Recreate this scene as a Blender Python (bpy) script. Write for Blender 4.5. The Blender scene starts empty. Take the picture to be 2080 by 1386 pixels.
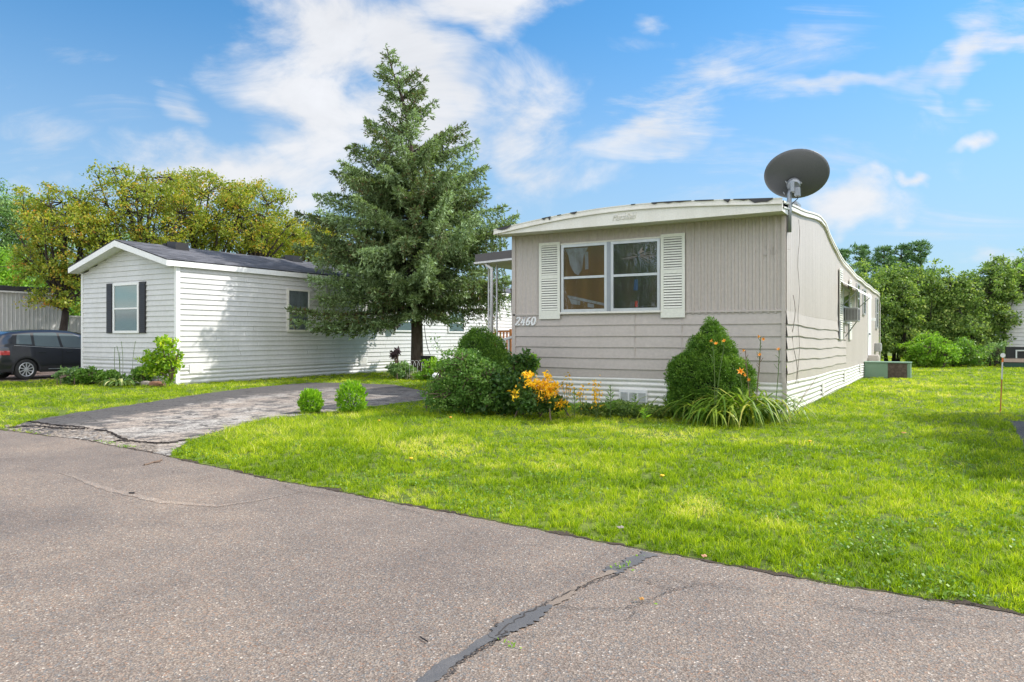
import bpy, math, random
import numpy as np
from mathutils import Vector, Matrix
R = math.radians
random.seed(7); rng = np.random.default_rng(7)
S = bpy.context.scene; COL = S.collection

# ---------------------------------------------------------------- camera, sky, sun, exposure
F = 1487.0; HOR = 684.0; YAW = R(30.62); CH = 1.3
cs, sn = math.cos(YAW), math.sin(YAW)
cam_d = bpy.data.cameras.new('camera'); cam = bpy.data.objects.new('camera', cam_d); COL.objects.link(cam)
cam.location = (0, 0, CH); cam.rotation_euler = (R(90), 0, YAW)
cam_d.sensor_width = 36; cam_d.lens = 36*F/2080; cam_d.shift_y = -9/2080
cam_d.clip_start = .05; cam_d.clip_end = 2000
S.camera = cam
S.view_settings.view_transform = 'Standard'; S.view_settings.look = 'None'
S.view_settings.exposure = 0.84; S.view_settings.gamma = 1
SUN_AZ = R(45); SUN_EL = R(44)
sd = Vector((math.sin(SUN_AZ)*math.cos(SUN_EL), math.cos(SUN_AZ)*math.cos(SUN_EL), math.sin(SUN_EL)))
sl = bpy.data.lights.new('sun', 'SUN'); sl.energy = 3.3; sl.angle = R(.6); sl.color = (1, .955, .89)
so = bpy.data.objects.new('sun', sl); COL.objects.link(so); so.rotation_euler = sd.to_track_quat('Z', 'Y').to_euler()
so.location = sd*60

def N(nt, typ, **kw):
    n = nt.nodes.new(typ)
    for k, v in kw.items():
        if k.startswith('i_'):
            key = k[2:]; key = int(key) if key.isdigit() else key.replace('_', ' ')
            n.inputs[key].default_value = v
        else: setattr(n, k, v)
    return n
def math_n(nt, op, a, b=None, c=None, clamp=False):
    n = nt.nodes.new('ShaderNodeMath'); n.operation = op; n.use_clamp = clamp
    for i, x in enumerate((a, b, c)):
        if x is None: continue
        if isinstance(x, (int, float)): n.inputs[i].default_value = x
        else: nt.links.new(x, n.inputs[i])
    return n.outputs[0]

W = bpy.data.worlds.new("World"); S.world = W; W.use_nodes = True
def build_world():
    nt = W.node_tree; nt.nodes.clear(); L = nt.links.new
    out = N(nt, 'ShaderNodeOutputWorld'); bg = N(nt, 'ShaderNodeBackground'); bg.inputs[1].default_value = .1
    sky = N(nt, 'ShaderNodeTexSky', sky_type='NISHITA', sun_disc=False, sun_elevation=SUN_EL, sun_rotation=SUN_AZ,
            air_density=1.0, dust_density=.4, ozone_density=3.0, altitude=100)
    tc = N(nt, 'ShaderNodeTexCoord')
    sep = N(nt, 'ShaderNodeSeparateXYZ'); L(tc.outputs['Generated'], sep.inputs[0])
    x, y, z = sep.outputs
    fw = math_n(nt, 'ADD', math_n(nt, 'MULTIPLY', x, -sn), math_n(nt, 'MULTIPLY', y, cs))
    rt = math_n(nt, 'ADD', math_n(nt, 'MULTIPLY', x, cs), math_n(nt, 'MULTIPLY', y, sn))
    fws = math_n(nt, 'MAXIMUM', fw, .05)
    u = math_n(nt, 'DIVIDE', rt, fws); v = math_n(nt, 'DIVIDE', z, fws)
    uv = N(nt, 'ShaderNodeCombineXYZ'); L(u, uv.inputs[0]); L(v, uv.inputs[1])
    def noise(vec, scale, detail, rough, dist=0., rot=0, sx=1, sy=1, lac=2.):
        mp = N(nt, 'ShaderNodeMapping'); mp.inputs['Rotation'].default_value = (0, 0, rot); mp.inputs['Scale'].default_value = (sx, sy, 1)
        L(vec, mp.inputs[0])
        n = N(nt, 'ShaderNodeTexNoise', i_Scale=scale, i_Detail=detail, i_Roughness=rough, i_Distortion=dist)
        L(mp.outputs[0], n.inputs['Vector']); return n.outputs[0]
    warp = noise(uv.outputs[0], 3.5, 4, .6)
    warp2 = noise(uv.outputs[0], 4.2, 4, .6, rot=1.3)
    uw = math_n(nt, 'ADD', u, math_n(nt, 'MULTIPLY', math_n(nt, 'SUBTRACT', warp, .5), .28))
    vw = math_n(nt, 'ADD', v, math_n(nt, 'MULTIPLY', math_n(nt, 'SUBTRACT', warp2, .5), .20))
    uvw = N(nt, 'ShaderNodeCombineXYZ'); L(uw, uvw.inputs[0]); L(vw, uvw.inputs[1])
    def blob(px, py, rx, ry, rot=0, amp=1.0, soft=None):
        cu, cv = (px-1040)/F, (HOR-py)/F
        s = N(nt, 'ShaderNodeVectorMath', operation='SUBTRACT'); L(uvw.outputs[0], s.inputs[0]); s.inputs[1].default_value = (cu, cv, 0)
        mp = N(nt, 'ShaderNodeMapping', vector_type='TEXTURE'); L(s.outputs[0], mp.inputs[0])
        mp.inputs['Rotation'].default_value = (0, 0, R(rot)); mp.inputs['Scale'].default_value = (rx/F, ry/F, 1)
        ln = N(nt, 'ShaderNodeVectorMath', operation='LENGTH'); L(mp.outputs[0], ln.inputs[0])
        m = math_n(nt, 'SUBTRACT', 1.0, ln.outputs['Value'], clamp=True)
        m = math_n(nt, 'SMOOTHSTEP', m) if False else math_n(nt, 'MULTIPLY', math_n(nt, 'POWER', m, .7), amp)
        return m
    def addall(bl):
        acc = None
        for b in bl:
            o = blob(*b); acc = o if acc is None else math_n(nt, 'MAXIMUM', acc, o)
        return acc
    puffy = addall([(640, 60, 230, 170, -20, 1.1), (820, 110, 260, 150, -25, 1.2), (960, -20, 260, 120, 10, 1.1), (620, 240, 300, 150, -35, 1.0),
                    (850, 260, 330, 160, 0, 1.0), (1050, 250, 200, 210, -30, .8), (1060, 320, 260, 70, -5, .8), (520, 345, 420, 75, -5, .95), (650, 415, 120, 45, 0, .7),
                    (330, 310, 130, 40, 30, .6), (1705, 415, 150, 75, -10, .95), (1825, 370, 60, 22, 0, .8), (1995, 300, 55, 24, 0, .7),
                    (2000, 490, 110, 40, 0, .6), (1310, 55, 55, 30, 0, .5), (120, 400, 240, 60, 5, .5), (860, 180, 200, 120, 0, 1.1)])
    cirrus = addall([(1420, 185, 260, 60, 8, .75), (1700, 160, 420, 40, 7, 1.0), (1980, 120, 300, 55, 16, 1.1), (1600, 90, 330, 110, 22, .65), (1330, 270, 230, 80, 5, .85),
                     (2050, 40, 110, 150, 0, .8), (1920, 215, 170, 45, -20, .95), (1560, 190, 250, 70, 0, .8), (380, 240, 220, 45, -50, .7), (480, 90, 200, 25, -40, .5), (60, 300, 260, 140, -20, .45), (230, 200, 240, 110, -50, .35),
                     (1500, 380, 600, 110, 3, .45), (1900, 460, 400, 90, 8, .45), (1200, 120, 260, 60, 20, .4)])
    n1 = noise(uv.outputs[0], 6.0, 10, .62, dist=.5, rot=.5, sx=.8, sy=1.3)
    n2 = noise(uv.outputs[0], 5.0, 10, .66, dist=.9, rot=-.22, sx=.55, sy=2.6)
    pf = math_n(nt, 'ADD', puffy, math_n(nt, 'MULTIPLY', math_n(nt, 'SUBTRACT', n1, .5), 1.9))
    mr = N(nt, 'ShaderNodeMapRange', interpolation_type='SMOOTHSTEP', i_1=.20, i_2=.95); L(pf, mr.inputs[0])
    cf = math_n(nt, 'ADD', cirrus, math_n(nt, 'MULTIPLY', math_n(nt, 'SUBTRACT', n2, .5), 2.2))
    mr2 = N(nt, 'ShaderNodeMapRange', interpolation_type='SMOOTHSTEP', i_1=.30, i_2=1.2); L(cf, mr2.inputs[0])
    mk = math_n(nt, 'MAXIMUM', math_n(nt, 'MULTIPLY', mr.outputs[0], .93), math_n(nt, 'MULTIPLY', mr2.outputs[0], .85))
    front = N(nt, 'ShaderNodeMapRange', i_1=.05, i_2=.3); L(fw, front.inputs[0])
    # clouds over the rest of the sky
    zz = math_n(nt, 'ADD', math_n(nt, 'MAXIMUM', z, 0.0), .15)
    cc = N(nt, 'ShaderNodeCombineXYZ'); L(math_n(nt, 'DIVIDE', x, zz), cc.inputs[0]); L(math_n(nt, 'DIVIDE', y, zz), cc.inputs[1])
    n3 = noise(cc.outputs[0], 1.1, 8, .6, dist=.3)
    mr3 = N(nt, 'ShaderNodeMapRange', interpolation_type='SMOOTHSTEP', i_1=.36, i_2=.55); L(n3, mr3.inputs[0])
    mm = N(nt, 'ShaderNodeMix', data_type='FLOAT'); L(front.outputs[0], mm.inputs[0]); L(mr3.outputs[0], mm.inputs[2]); L(mk, mm.inputs[3])
    # thin veil near the horizon
    hz = N(nt, 'ShaderNodeMapRange', interpolation_type='SMOOTHSTEP', i_1=.45, i_2=0.0, i_3=.0, i_4=.8); L(z, hz.inputs[0])
    tint = N(nt, 'ShaderNodeMix', data_type='RGBA', blend_type='MULTIPLY'); tint.inputs[0].default_value = 1
    L(sky.outputs[0], tint.inputs[6]); tint.inputs[7].default_value = (.43, .88, 1.06, 1)
    veil = N(nt, 'ShaderNodeMix', data_type='RGBA'); L(hz.outputs[0], veil.inputs[0]); L(tint.outputs[2], veil.inputs[6]); veil.inputs[7].default_value = (3.0, 3.55, 4.2, 1)
    shade = N(nt, 'ShaderNodeMapRange', i_1=.35, i_2=.7, i_3=4.5, i_4=5.3); L(n1, shade.inputs[0])
    cl = N(nt, 'ShaderNodeCombineColor'); L(shade.outputs[0], cl.inputs[0]); L(math_n(nt, 'MULTIPLY', shade.outputs[0], 1.01), cl.inputs[1]); L(math_n(nt, 'MULTIPLY', shade.outputs[0], 1.04), cl.inputs[2])
    fin = N(nt, 'ShaderNodeMix', data_type='RGBA'); L(mm.outputs[0], fin.inputs[0]); L(veil.outputs[2], fin.inputs[6]); L(cl.outputs[0], fin.inputs[7])
    back = N(nt, 'ShaderNodeMapRange', i_1=.25, i_2=-.3, i_3=1., i_4=2.45); L(fw, back.inputs[0])   # sky behind the camera brightened as added fill for the front walls
    fb = N(nt, 'ShaderNodeVectorMath', operation='SCALE'); L(fin.outputs[2], fb.inputs[0]); L(back.outputs[0], fb.inputs['Scale'])
    wm = N(nt, 'ShaderNodeMapRange', i_1=.25, i_2=-.3, i_3=0., i_4=1.); L(fw, wm.inputs[0])
    wt = N(nt, 'ShaderNodeMix', data_type='RGBA', blend_type='MULTIPLY'); L(wm.outputs[0], wt.inputs[0]); L(fb.outputs[0], wt.inputs[6]); wt.inputs[7].default_value = (1.05, 1.0, .955, 1)
    L(wt.outputs[2], bg.inputs[0]); L(bg.outputs[0], out.inputs[0])
build_world()

# ---------------------------------------------------------------- measuring helpers (photo pixels of 2080x1386 -> metres)
def G(px, py, h=CH):
    d = h*F/(py-HOR); a = (px-1040)/F
    return Vector((d*(cs*a-sn), d*(cs+sn*a), CH-h))
def D(px, d, z=0):
    a = (px-1040)/F
    return Vector((d*(cs*a-sn), d*(cs+sn*a), z))
def ZY(py, d): return CH+(HOR-py)*d/F
class Front:                     # wall facing -Y
    def __init__(s, Y): s.Y = Y
    def d(s, px): return s.Y/(cs+sn*(px-1040)/F)
    def u(s, px): a = (px-1040)/F; return s.d(px)*(cs*a-sn)
    def z(s, px, py): return CH+(HOR-py)*s.d(px)/F
    def p(s, u, v, o): return (u, s.Y-o, v)
class Side:                      # wall facing +X
    def __init__(s, X): s.X = X
    def d(s, px): return s.X/(cs*(px-1040)/F-sn)
    def u(s, px): a = (px-1040)/F; return s.d(px)*(cs+sn*a)
    def z(s, px, py): return CH+(HOR-py)*s.d(px)/F
    def p(s, u, v, o): return (s.X+o, u, v)

# ---------------------------------------------------------------- mesh helpers
class MB:
    def __init__(s): s.v = []; s.f = []
    def add(s, vs, fs):
        n = len(s.v); s.v += [tuple(v) for v in vs]; s.f += [tuple(i+n for i in f) for f in fs]; return s
    def box(s, x0, x1, y0, y1, z0, z1, M=None):
        vs = [(x, y, z) for z in (z0, z1) for y in (y0, y1) for x in (x0, x1)]
        if M is not None: vs = [M @ Vector(v) for v in vs]
        return s.add(vs, [(0, 2, 3, 1), (4, 5, 7, 6), (0, 1, 5, 4), (2, 6, 7, 3), (0, 4, 6, 2), (1, 3, 7, 5)])
    def pbox(s, pl, u0, u1, v0, v1, o0, o1):
        vs = [pl.p(u, v, o) for o in (o0, o1) for v in (v0, v1) for u in (u0, u1)]
        return s.add(vs, [(0, 2, 3, 1), (4, 5, 7, 6), (0, 1, 5, 4), (2, 6, 7, 3), (0, 4, 6, 2), (1, 3, 7, 5)])
    def hexa(s, b, t):           # bottom quad, top quad
        return s.add(list(b)+list(t), [(3, 2, 1, 0), (4, 5, 6, 7), (0, 1, 5, 4), (1, 2, 6, 5), (2, 3, 7, 6), (3, 0, 4, 7)])
    def prism(s, pts, off):      # polygon pts (3d) extruded by vector off
        n = len(pts); off = Vector(off); a = [Vector(p) for p in pts]; b = [p+off for p in a]
        return s.add(a+b, [tuple(range(n))[::-1], tuple(range(n, 2*n))]+[(i, (i+1) % n, n+(i+1) % n, n+i) for i in range(n)])
    def grid(s, rows):           # rows of equal length of points
        n = len(s.v); h = len(rows); w = len(rows[0])
        for r in rows: s.v += [tuple(p) for p in r]
        for i in range(h-1):
            for j in range(w-1): s.f.append((n+i*w+j, n+i*w+j+1, n+(i+1)*w+j+1, n+(i+1)*w+j))
        return s
    def tube(s, pts, r, k=6, cap=True):
        pts = [Vector(p) for p in pts]; m = len(pts)
        rs = r if isinstance(r, (list, tuple)) else [r]*m
        rows = []; ref = None
        for i, p in enumerate(pts):
            t = (pts[min(i+1, m-1)]-pts[max(i-1, 0)])
            if t.length < 1e-9: t = Vector((0, 0, 1))
            t.normalize()
            if ref is None: ref = Vector((1, 0, 0)) if abs(t.x) < .8 else Vector((0, 1, 0))
            a = ref-t*ref.dot(t)
            if a.length < 1e-6: a = t.orthogonal()
            a.normalize(); ref = a; b = t.cross(a)
            rows.append([p+(a*math.cos(q)+b*math.sin(q))*rs[i] for q in [2*math.pi*j/k for j in range(k)]])
        n = len(s.v)
        for r_ in rows: s.v += [tuple(p) for p in r_]
        for i in range(m-1):
            for j in range(k): s.f.append((n+i*k+j, n+i*k+(j+1) % k, n+(i+1)*k+(j+1) % k, n+(i+1)*k+j))
        if cap:
            s.f.append(tuple(n+j for j in range(k))[::-1]); s.f.append(tuple(n+(m-1)*k+j for j in range(k)))
        return s
    def lathe(s, prof, M, k=24):  # prof [(r,h)], axis local z
        n = len(s.v)
        for r_, h in prof:
            for j in range(k):
                q = 2*math.pi*j/k; s.v.append(tuple(M @ Vector((r_*math.cos(q), r_*math.sin(q), h))))
        for i in range(len(prof)-1):
            for j in range(k): s.f.append((n+i*k+j, n+i*k+(j+1) % k, n+(i+1)*k+(j+1) % k, n+(i+1)*k+j))
        return s
    def build(s, name, mat, parent=None, smooth=False, bevel=0):
        o_ = origin_of(parent)
        me = bpy.data.meshes.new(name)
        me.from_pydata([(v[0]-o_[0], v[1]-o_[1], v[2]-o_[2]) for v in s.v], [], s.f); me.update()
        if mat: me.materials.append(mat)
        if smooth: me.polygons.foreach_set('use_smooth', [True]*len(me.polygons))
        o = bpy.data.objects.new(name, me); COL.objects.link(o)
        if parent: o.parent = parent
        if bevel:
            b = o.modifiers.new('b', 'BEVEL'); b.width = bevel; b.segments = 2; b.limit_method = 'ANGLE'
        return o
def origin_of(p):
    o = Vector((0, 0, 0))
    while p is not None: o += p.location; p = p.parent
    return o
def tag(o, label=None, cat=None, group=None, kind=None):
    if label: o['label'] = label
    if cat: o['category'] = cat
    if group: o['group'] = group
    if kind: o['kind'] = kind
    return o
def thing(name, loc, label, cat, group=None):
    o = bpy.data.objects.new(name, None); COL.objects.link(o); o.location = loc; o.empty_display_size = .2
    return tag(o, label, cat, group)
def quads_mesh(name, V, mat, parent=None, attrs=None, tri=False):
    k = 3 if tri else 4
    n = len(V); o_ = origin_of(parent); V = V.reshape(-1, 3)-np.array(o_)
    me = bpy.data.meshes.new(name); me.vertices.add(n*k); me.loops.add(n*k); me.polygons.add(n)
    me.vertices.foreach_set('co', V.astype(np.float32).ravel())
    me.loops.foreach_set('vertex_index', np.arange(n*k, dtype=np.int32))
    me.polygons.foreach_set('loop_start', np.arange(0, n*k, k, dtype=np.int32))
    me.update(calc_edges=True)
    for nm, arr in (attrs or {}).items():
        a = me.attributes.new(nm, 'FLOAT', 'FACE'); a.data.foreach_set('value', arr.astype(np.float32))
    me.materials.append(mat)
    o = bpy.data.objects.new(name, me); COL.objects.link(o)
    if parent: o.parent = parent
    return o
def unit(v): return v/np.maximum(np.linalg.norm(v, axis=-1, keepdims=True), 1e-9)
def leaves(C, size, direc=None, spread=1.0, aspect=.55, up=.3, fold=0):
    """rhombic leaves at C; size array; direc preferred long axis"""
    n = len(C); d = rng.normal(size=(n, 3))*spread
    if direc is not None: d = d+direc
    d = unit(d); nn = rng.normal(size=(n, 3)); nn[:, 2] += up*2; nn = nn-d*(nn*d).sum(1)[:, None]; nn = unit(nn)
    s = np.cross(d, nn); L = size[:, None]
    V = np.stack([C, C+d*L*.45+s*L*aspect*.5, C+d*L, C+d*L*.45-s*L*aspect*.5], 1)
    return V

# ---------------------------------------------------------------- materials
def mat(name): m = bpy.data.materials.new(name); m.use_nodes = True; return m, m.node_tree, m.node_tree.nodes['Principled BSDF']
def ramp(nt, stops, interp='LINEAR'):
    r = nt.nodes.new('ShaderNodeValToRGB'); r.color_ramp.interpolation = interp
    e = r.color_ramp.elements
    while len(e) > 1: e.remove(e[-1])
    e[0].position = stops[0][0]; e[0].color = (*stops[0][1], 1)
    for p, c in stops[1:]: x = e.new(p); x.color = (*c, 1)
    return r
def coords(nt, scale=(1, 1, 1), rot=(0, 0, 0), kind='Object'):
    tc = nt.nodes.new('ShaderNodeNewGeometry' if kind == 'World' else 'ShaderNodeTexCoord'); mp = nt.nodes.new('ShaderNodeMapping')
    nt.links.new(tc.outputs['Position' if kind == 'World' else kind], mp.inputs[0]); mp.inputs['Scale'].default_value = scale; mp.inputs['Rotation'].default_value = rot
    return mp.outputs[0]
def noise_n(nt, vec, scale, detail=4, rough=.55, dist=0):
    n = nt.nodes.new('ShaderNodeTexNoise'); n.inputs['Scale'].default_value = scale; n.inputs['Detail'].default_value = detail
    n.inputs['Roughness'].default_value = rough; n.inputs['Distortion'].default_value = dist
    nt.links.new(vec, n.inputs['Vector']); return n.outputs[0]
def mixc(nt, fac, a, b, mode='MIX'):
    n = nt.nodes.new('ShaderNodeMix'); n.data_type = 'RGBA'; n.blend_type = mode
    for i, x in ((0, fac), (6, a), (7, b)):
        if isinstance(x, (int, float)): n.inputs[i].default_value = x
        elif isinstance(x, tuple): n.inputs[i].default_value = (*x, 1)
        else: nt.links.new(x, n.inputs[i])
    return n.outputs[2]
def bump(nt, bs, h, dist=.01, st=1):
    b = nt.nodes.new('ShaderNodeBump'); b.inputs['Distance'].default_value = dist; b.inputs['Strength'].default_value = st
    nt.links.new(h, b.inputs['Height']); nt.links.new(b.outputs[0], bs.inputs['Normal'])
def paint(name, col, rough=.5, dirt=.35, dirtcol=None, scale=1.5, metal=0, streak=True, spec=.4, bmp=.002):
    m, nt, bs = mat(name)
    w = coords(nt, (1, 1, .35 if streak else 1), kind='World')
    n1 = noise_n(nt, w, scale, 6, .65); n2 = noise_n(nt, coords(nt, kind='World'), scale*14, 3, .6)
    dc = dirtcol or tuple(c*.55 for c in col)
    r = ramp(nt, [(.42, (0, 0, 0)), (.75, (1, 1, 1))]); nt.links.new(n1, r.inputs[0])
    f = math_n(nt, 'MULTIPLY', r.outputs[0], dirt)
    c = mixc(nt, f, col, dc)
    r2 = ramp(nt, [(.3, (.93, .93, .93)), (.7, (1.05, 1.05, 1.05))]); nt.links.new(n2, r2.inputs[0])
    c = mixc(nt, 1.0, c, r2.outputs[0], 'MULTIPLY')
    nt.links.new(c, bs.inputs['Base Color']); bs.inputs['Roughness'].default_value = rough; bs.inputs['Metallic'].default_value = metal
    bs.inputs['Specular IOR Level'].default_value = spec
    if bmp: bump(nt, bs, n2, bmp)
    return m
def leafmat(name, stops, trans=.35, rough=.5, spec=.3, lift=1.5):
    m, nt, bs = mat(name)
    a = nt.nodes.new('ShaderNodeAttribute'); a.attribute_name = 'rnd'; a2 = nt.nodes.new('ShaderNodeAttribute'); a2.attribute_name = 'clump'
    f = math_n(nt, 'ADD', math_n(nt, 'MULTIPLY', a.outputs['Fac'], .6), math_n(nt, 'MULTIPLY', a2.outputs['Fac'], .4))
    r = ramp(nt, [(p, (min(.9, c[0]*lift*1.08), min(.9, c[1]*lift), c[2]*lift*.9)) for p, c in stops]); nt.links.new(f, r.inputs[0])
    nt.links.new(r.outputs[0], bs.inputs['Base Color']); bs.inputs['Roughness'].default_value = rough; bs.inputs['Specular IOR Level'].default_value = spec
    tr = nt.nodes.new('ShaderNodeBsdfTranslucent'); tc = mixc(nt, 1.0, r.outputs[0], (1.5, 1.55, .7), 'MULTIPLY'); nt.links.new(tc, tr.inputs[0])
    mx = nt.nodes.new('ShaderNodeMixShader'); mx.inputs[0].default_value = trans
    nt.links.new(bs.outputs[0], mx.inputs[1]); nt.links.new(tr.outputs[0], mx.inputs[2]); nt.links.new(mx.outputs[0], nt.nodes['Material Output'].inputs[0])
    return m
def glassmat(name, base, rough=.03, spec=.6):
    m, nt, bs = mat(name); bs.inputs['Base Color'].default_value = (*base, 1); bs.inputs['Roughness'].default_value = rough
    bs.inputs['Specular IOR Level'].default_value = spec; bs.inputs['Coat Weight'].default_value = .3
    bump(nt, bs, noise_n(nt, coords(nt, kind='World'), 2.5, 2), .01, .3)
    return m
def clear_glass(name, bumpy=0):
    m, nt, bs = mat(name); nt.nodes.remove(bs)
    g = nt.nodes.new('ShaderNodeBsdfGlossy'); g.inputs['Roughness'].default_value = .04; g.inputs[0].default_value = (.9, .95, 1, 1)
    t = nt.nodes.new('ShaderNodeBsdfTransparent'); t.inputs[0].default_value = (.85, .88, .88, 1)
    lw = nt.nodes.new('ShaderNodeLayerWeight'); lw.inputs[0].default_value = .5
    f = math_n(nt, 'MULTIPLY_ADD', math_n(nt, 'POWER', lw.outputs['Facing'], 5.0), .9, .05, clamp=True)
    if bumpy:
        b = nt.nodes.new('ShaderNodeBump'); b.inputs['Distance'].default_value = .02; b.inputs['Strength'].default_value = bumpy
        nt.links.new(noise_n(nt, coords(nt, (3, 1, 1), rot=(0, .5, 0), kind='World'), 3, 3), b.inputs['Height']); nt.links.new(b.outputs[0], g.inputs['Normal'])
    mx = nt.nodes.new('ShaderNodeMixShader'); nt.links.new(f, mx.inputs[0]); nt.links.new(t.outputs[0], mx.inputs[1]); nt.links.new(g.outputs[0], mx.inputs[2])
    nt.links.new(mx.outputs[0], nt.nodes['Material Output'].inputs[0]); return m

M_taupe = paint('taupe_paint', (.48, .43, .39), .45, .35, (.36, .32, .28), 1.2)
M_taupe_side = M_taupe
M_cream = paint('cream_trim', (.74, .72, .66), .45, .45, (.50, .47, .39), 2.5)
M_shutter = paint('shutter_paint', (.72, .72, .64), .4, .12)
M_white = paint('white_vinyl', (.61, .605, .595), .4, .6, (.48, .48, .44), .9)
M_whitetrim = paint('white_trim', (.80, .80, .79), .4, .15)
M_skirt = paint('white_skirting', (.72, .71, .66), .45, .45, (.52, .49, .42), 2.2)
M_black = paint('black_paint', (.012, .012, .014), .45, .1)
M_alum = paint('aluminium', (.55, .57, .58), .35, .4, (.35, .36, .36), 8, metal=.5)
M_tar = paint('roof_tar', (.05, .05, .055), .8, .5, (.1, .1, .1), 4)
M_greymetal = paint('grey_dish', (.085, .088, .09), .4, .2, (.12, .12, .12), 3, spec=.5)
M_galv = paint('galvanised', (.30, .32, .34), .4, .4, (.18, .19, .2), 9, metal=.6)
M_greenbox = paint('green_enamel', (.16, .26, .18), .5, .45, (.22, .28, .2), 4)
M_rust = paint('rusty_coil', (.10, .075, .06), .8, .9, (.22, .17, .14), 12, streak=False)
M_bark = paint('bark', (.085, .06, .045), .9, .8, (.16, .13, .105), 9, streak=True, bmp=.02)
M_barkd = paint('dark_bark', (.04, .03, .025), .9, .7, (.1, .085, .07), 9, bmp=.01)
M_wood = paint('orange_deck_wood', (.42, .16, .05), .6, .4)
M_porchw = paint('porch_white', (.62, .62, .61), .5, .35)
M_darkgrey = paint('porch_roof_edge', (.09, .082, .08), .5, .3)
M_stone = paint('bed_stone', (.36, .31, .26), .85, .8, (.18, .16, .14), 9, streak=False, bmp=.01)
M_cable = paint('cable', (.22, .19, .17), .6, .2)
M_acgrey = paint('ac_grey', (.33, .33, .32), .5, .4)
M_soil = paint('soil', (.06, .042, .03), .95, .6, (.11, .08, .06), 12, streak=False, bmp=.01)
M_int = paint('interior_brown', (.20, .09, .035), .7, .7, (.07, .035, .02), 3)
M_curtain = paint('curtain', (.24, .28, .27), .8, .3, (.16, .19, .19), 6)
M_glass = clear_glass('window_glass'); M_glassb = clear_glass('wavy_window_glass', .25)
M_dglass = glassmat('dark_glass', (.02, .025, .03))
M_orange = paint('orange_plastic', (.75, .18, .03), .5, .2)
def shingle():
    m, nt, bs = mat('charcoal_shingles'); w = coords(nt, (1, 1, 1), kind='Object')
    br = nt.nodes.new('ShaderNodeTexBrick'); nt.links.new(coords(nt, rot=(0, 0, R(90)), kind='Object'), br.inputs['Vector'])
    br.inputs['Scale'].default_value = 1; br.inputs['Brick Width'].default_value = .32; br.inputs['Row Height'].default_value = .14; br.inputs['Mortar Size'].default_value = .008
    br.inputs['Color1'].default_value = (.030, .030, .036, 1); br.inputs['Color2'].default_value = (.13, .13, .145, 1); br.inputs['Mortar'].default_value = (.02, .02, .025, 1)
    n = noise_n(nt, w, 60, 2); c = mixc(nt, math_n(nt, 'MULTIPLY', n, .45), br.outputs[0], (.10, .10, .11)); nt.links.new(c, bs.inputs['Base Color']); bs.inputs['Roughness'].default_value = .9
    bump(nt, bs, n, .01); return m
M_shingle = shingle()
# ---------------------------------------------------------------- ground, road, driveway
def ground_mat():
    m, nt, bs = mat('lawn_soil'); w = coords(nt, kind='World')
    a = noise_n(nt, w, .5, 5, .6); b = noise_n(nt, w, 14, 4, .65)
    r = ramp(nt, [(.3, (.09, .14, .012)), (.6, (.17, .23, .015)), (.8, (.24, .25, .04))]); nt.links.new(a, r.inputs[0])
    r2 = ramp(nt, [(.3, (.35, .35, .35)), (.7, (1.1, 1.1, 1.1))]); nt.links.new(b, r2.inputs[0])
    nt.links.new(mixc(nt, 1, r.outputs[0], r2.outputs[0], 'MULTIPLY'), bs.inputs['Base Color']); bs.inputs['Roughness'].default_value = .95
    bump(nt, bs, b, .04); return m
def asphalt_mat(name, base, specks, wear=None, old=False):
    m, nt, bs = mat(name); w = coords(nt, kind='World')
    v = nt.nodes.new('ShaderNodeTexVoronoi'); v.inputs['Scale'].default_value = 115; nt.links.new(w, v.inputs['Vector'])
    sepc = nt.nodes.new('ShaderNodeSeparateColor'); nt.links.new(v.outputs['Color'], sepc.inputs[0])
    r = ramp(nt, specks, 'CONSTANT'); nt.links.new(sepc.outputs[0], r.inputs[0])
    v2 = nt.nodes.new('ShaderNodeTexVoronoi'); v2.inputs['Scale'].default_value = 260; nt.links.new(w, v2.inputs['Vector'])
    sc2 = nt.nodes.new('ShaderNodeSeparateColor'); nt.links.new(v2.outputs['Color'], sc2.inputs[0])
    r3 = ramp(nt, [(0, (.68, .68, .68)), (.5, (.95, .95, .95)), (.8, (1.2, 1.18, 1.16))]); nt.links.new(sc2.outputs[1], r3.inputs[0])
    edge = ramp(nt, [(.0, (1, 1, 1)), (.55, (1, 1, 1)), (.8, (.68, .66, .64))]); nt.links.new(math_n(nt, 'MULTIPLY', v.outputs['Distance'], 1.0), edge.inputs[0])
    c = mixc(nt, 1, r.outputs[0], r3.outputs[0], 'MULTIPLY')
    c = mixc(nt, 1, c, edge.outputs[0], 'MULTIPLY')
    n = noise_n(nt, w, .45, 6, .6, .4); n2 = noise_n(nt, w, 2.2, 6, .7)
    rr = ramp(nt, [(.3, (.82, .82, .84)), (.5, (1, 1, 1)), (.66, (1.2, 1.17, 1.12))]); nt.links.new(n, rr.inputs[0])
    c = mixc(nt, 1, c, rr.outputs[0], 'MULTIPLY')
    rr = ramp(nt, [(.28, (.84, .84, .85)), (.5, (1, 1, 1)), (.72, (1.12, 1.10, 1.07))]); nt.links.new(n2, rr.inputs[0])
    c = mixc(nt, 1, c, rr.outputs[0], 'MULTIPLY')
    nt.links.new(c, bs.inputs['Base Color']); bs.inputs['Roughness'].default_value = .85; bs.inputs['Specular IOR Level'].default_value = .25
    bump(nt, bs, v.outputs['Distance'], .0035); return m
M_ground = ground_mat()
SP = [(0, (.180, .145, .122)), (.2, (.225, .180, .150)), (.38, (.200, .165, .14)), (.52, (.170, .163, .157)), (.66, (.255, .208, .170)), (.84, (.27, .175, .125)), (.89, (.29, .245, .205)), (.978, (.44, .39, .34))]
M_road = asphalt_mat('road_asphalt', None, SP)
M_gravelm = asphalt_mat('gravel', None, [(0, (.10, .07, .06)), (.4, (.16, .115, .10)), (.8, (.24, .19, .17))])
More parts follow.
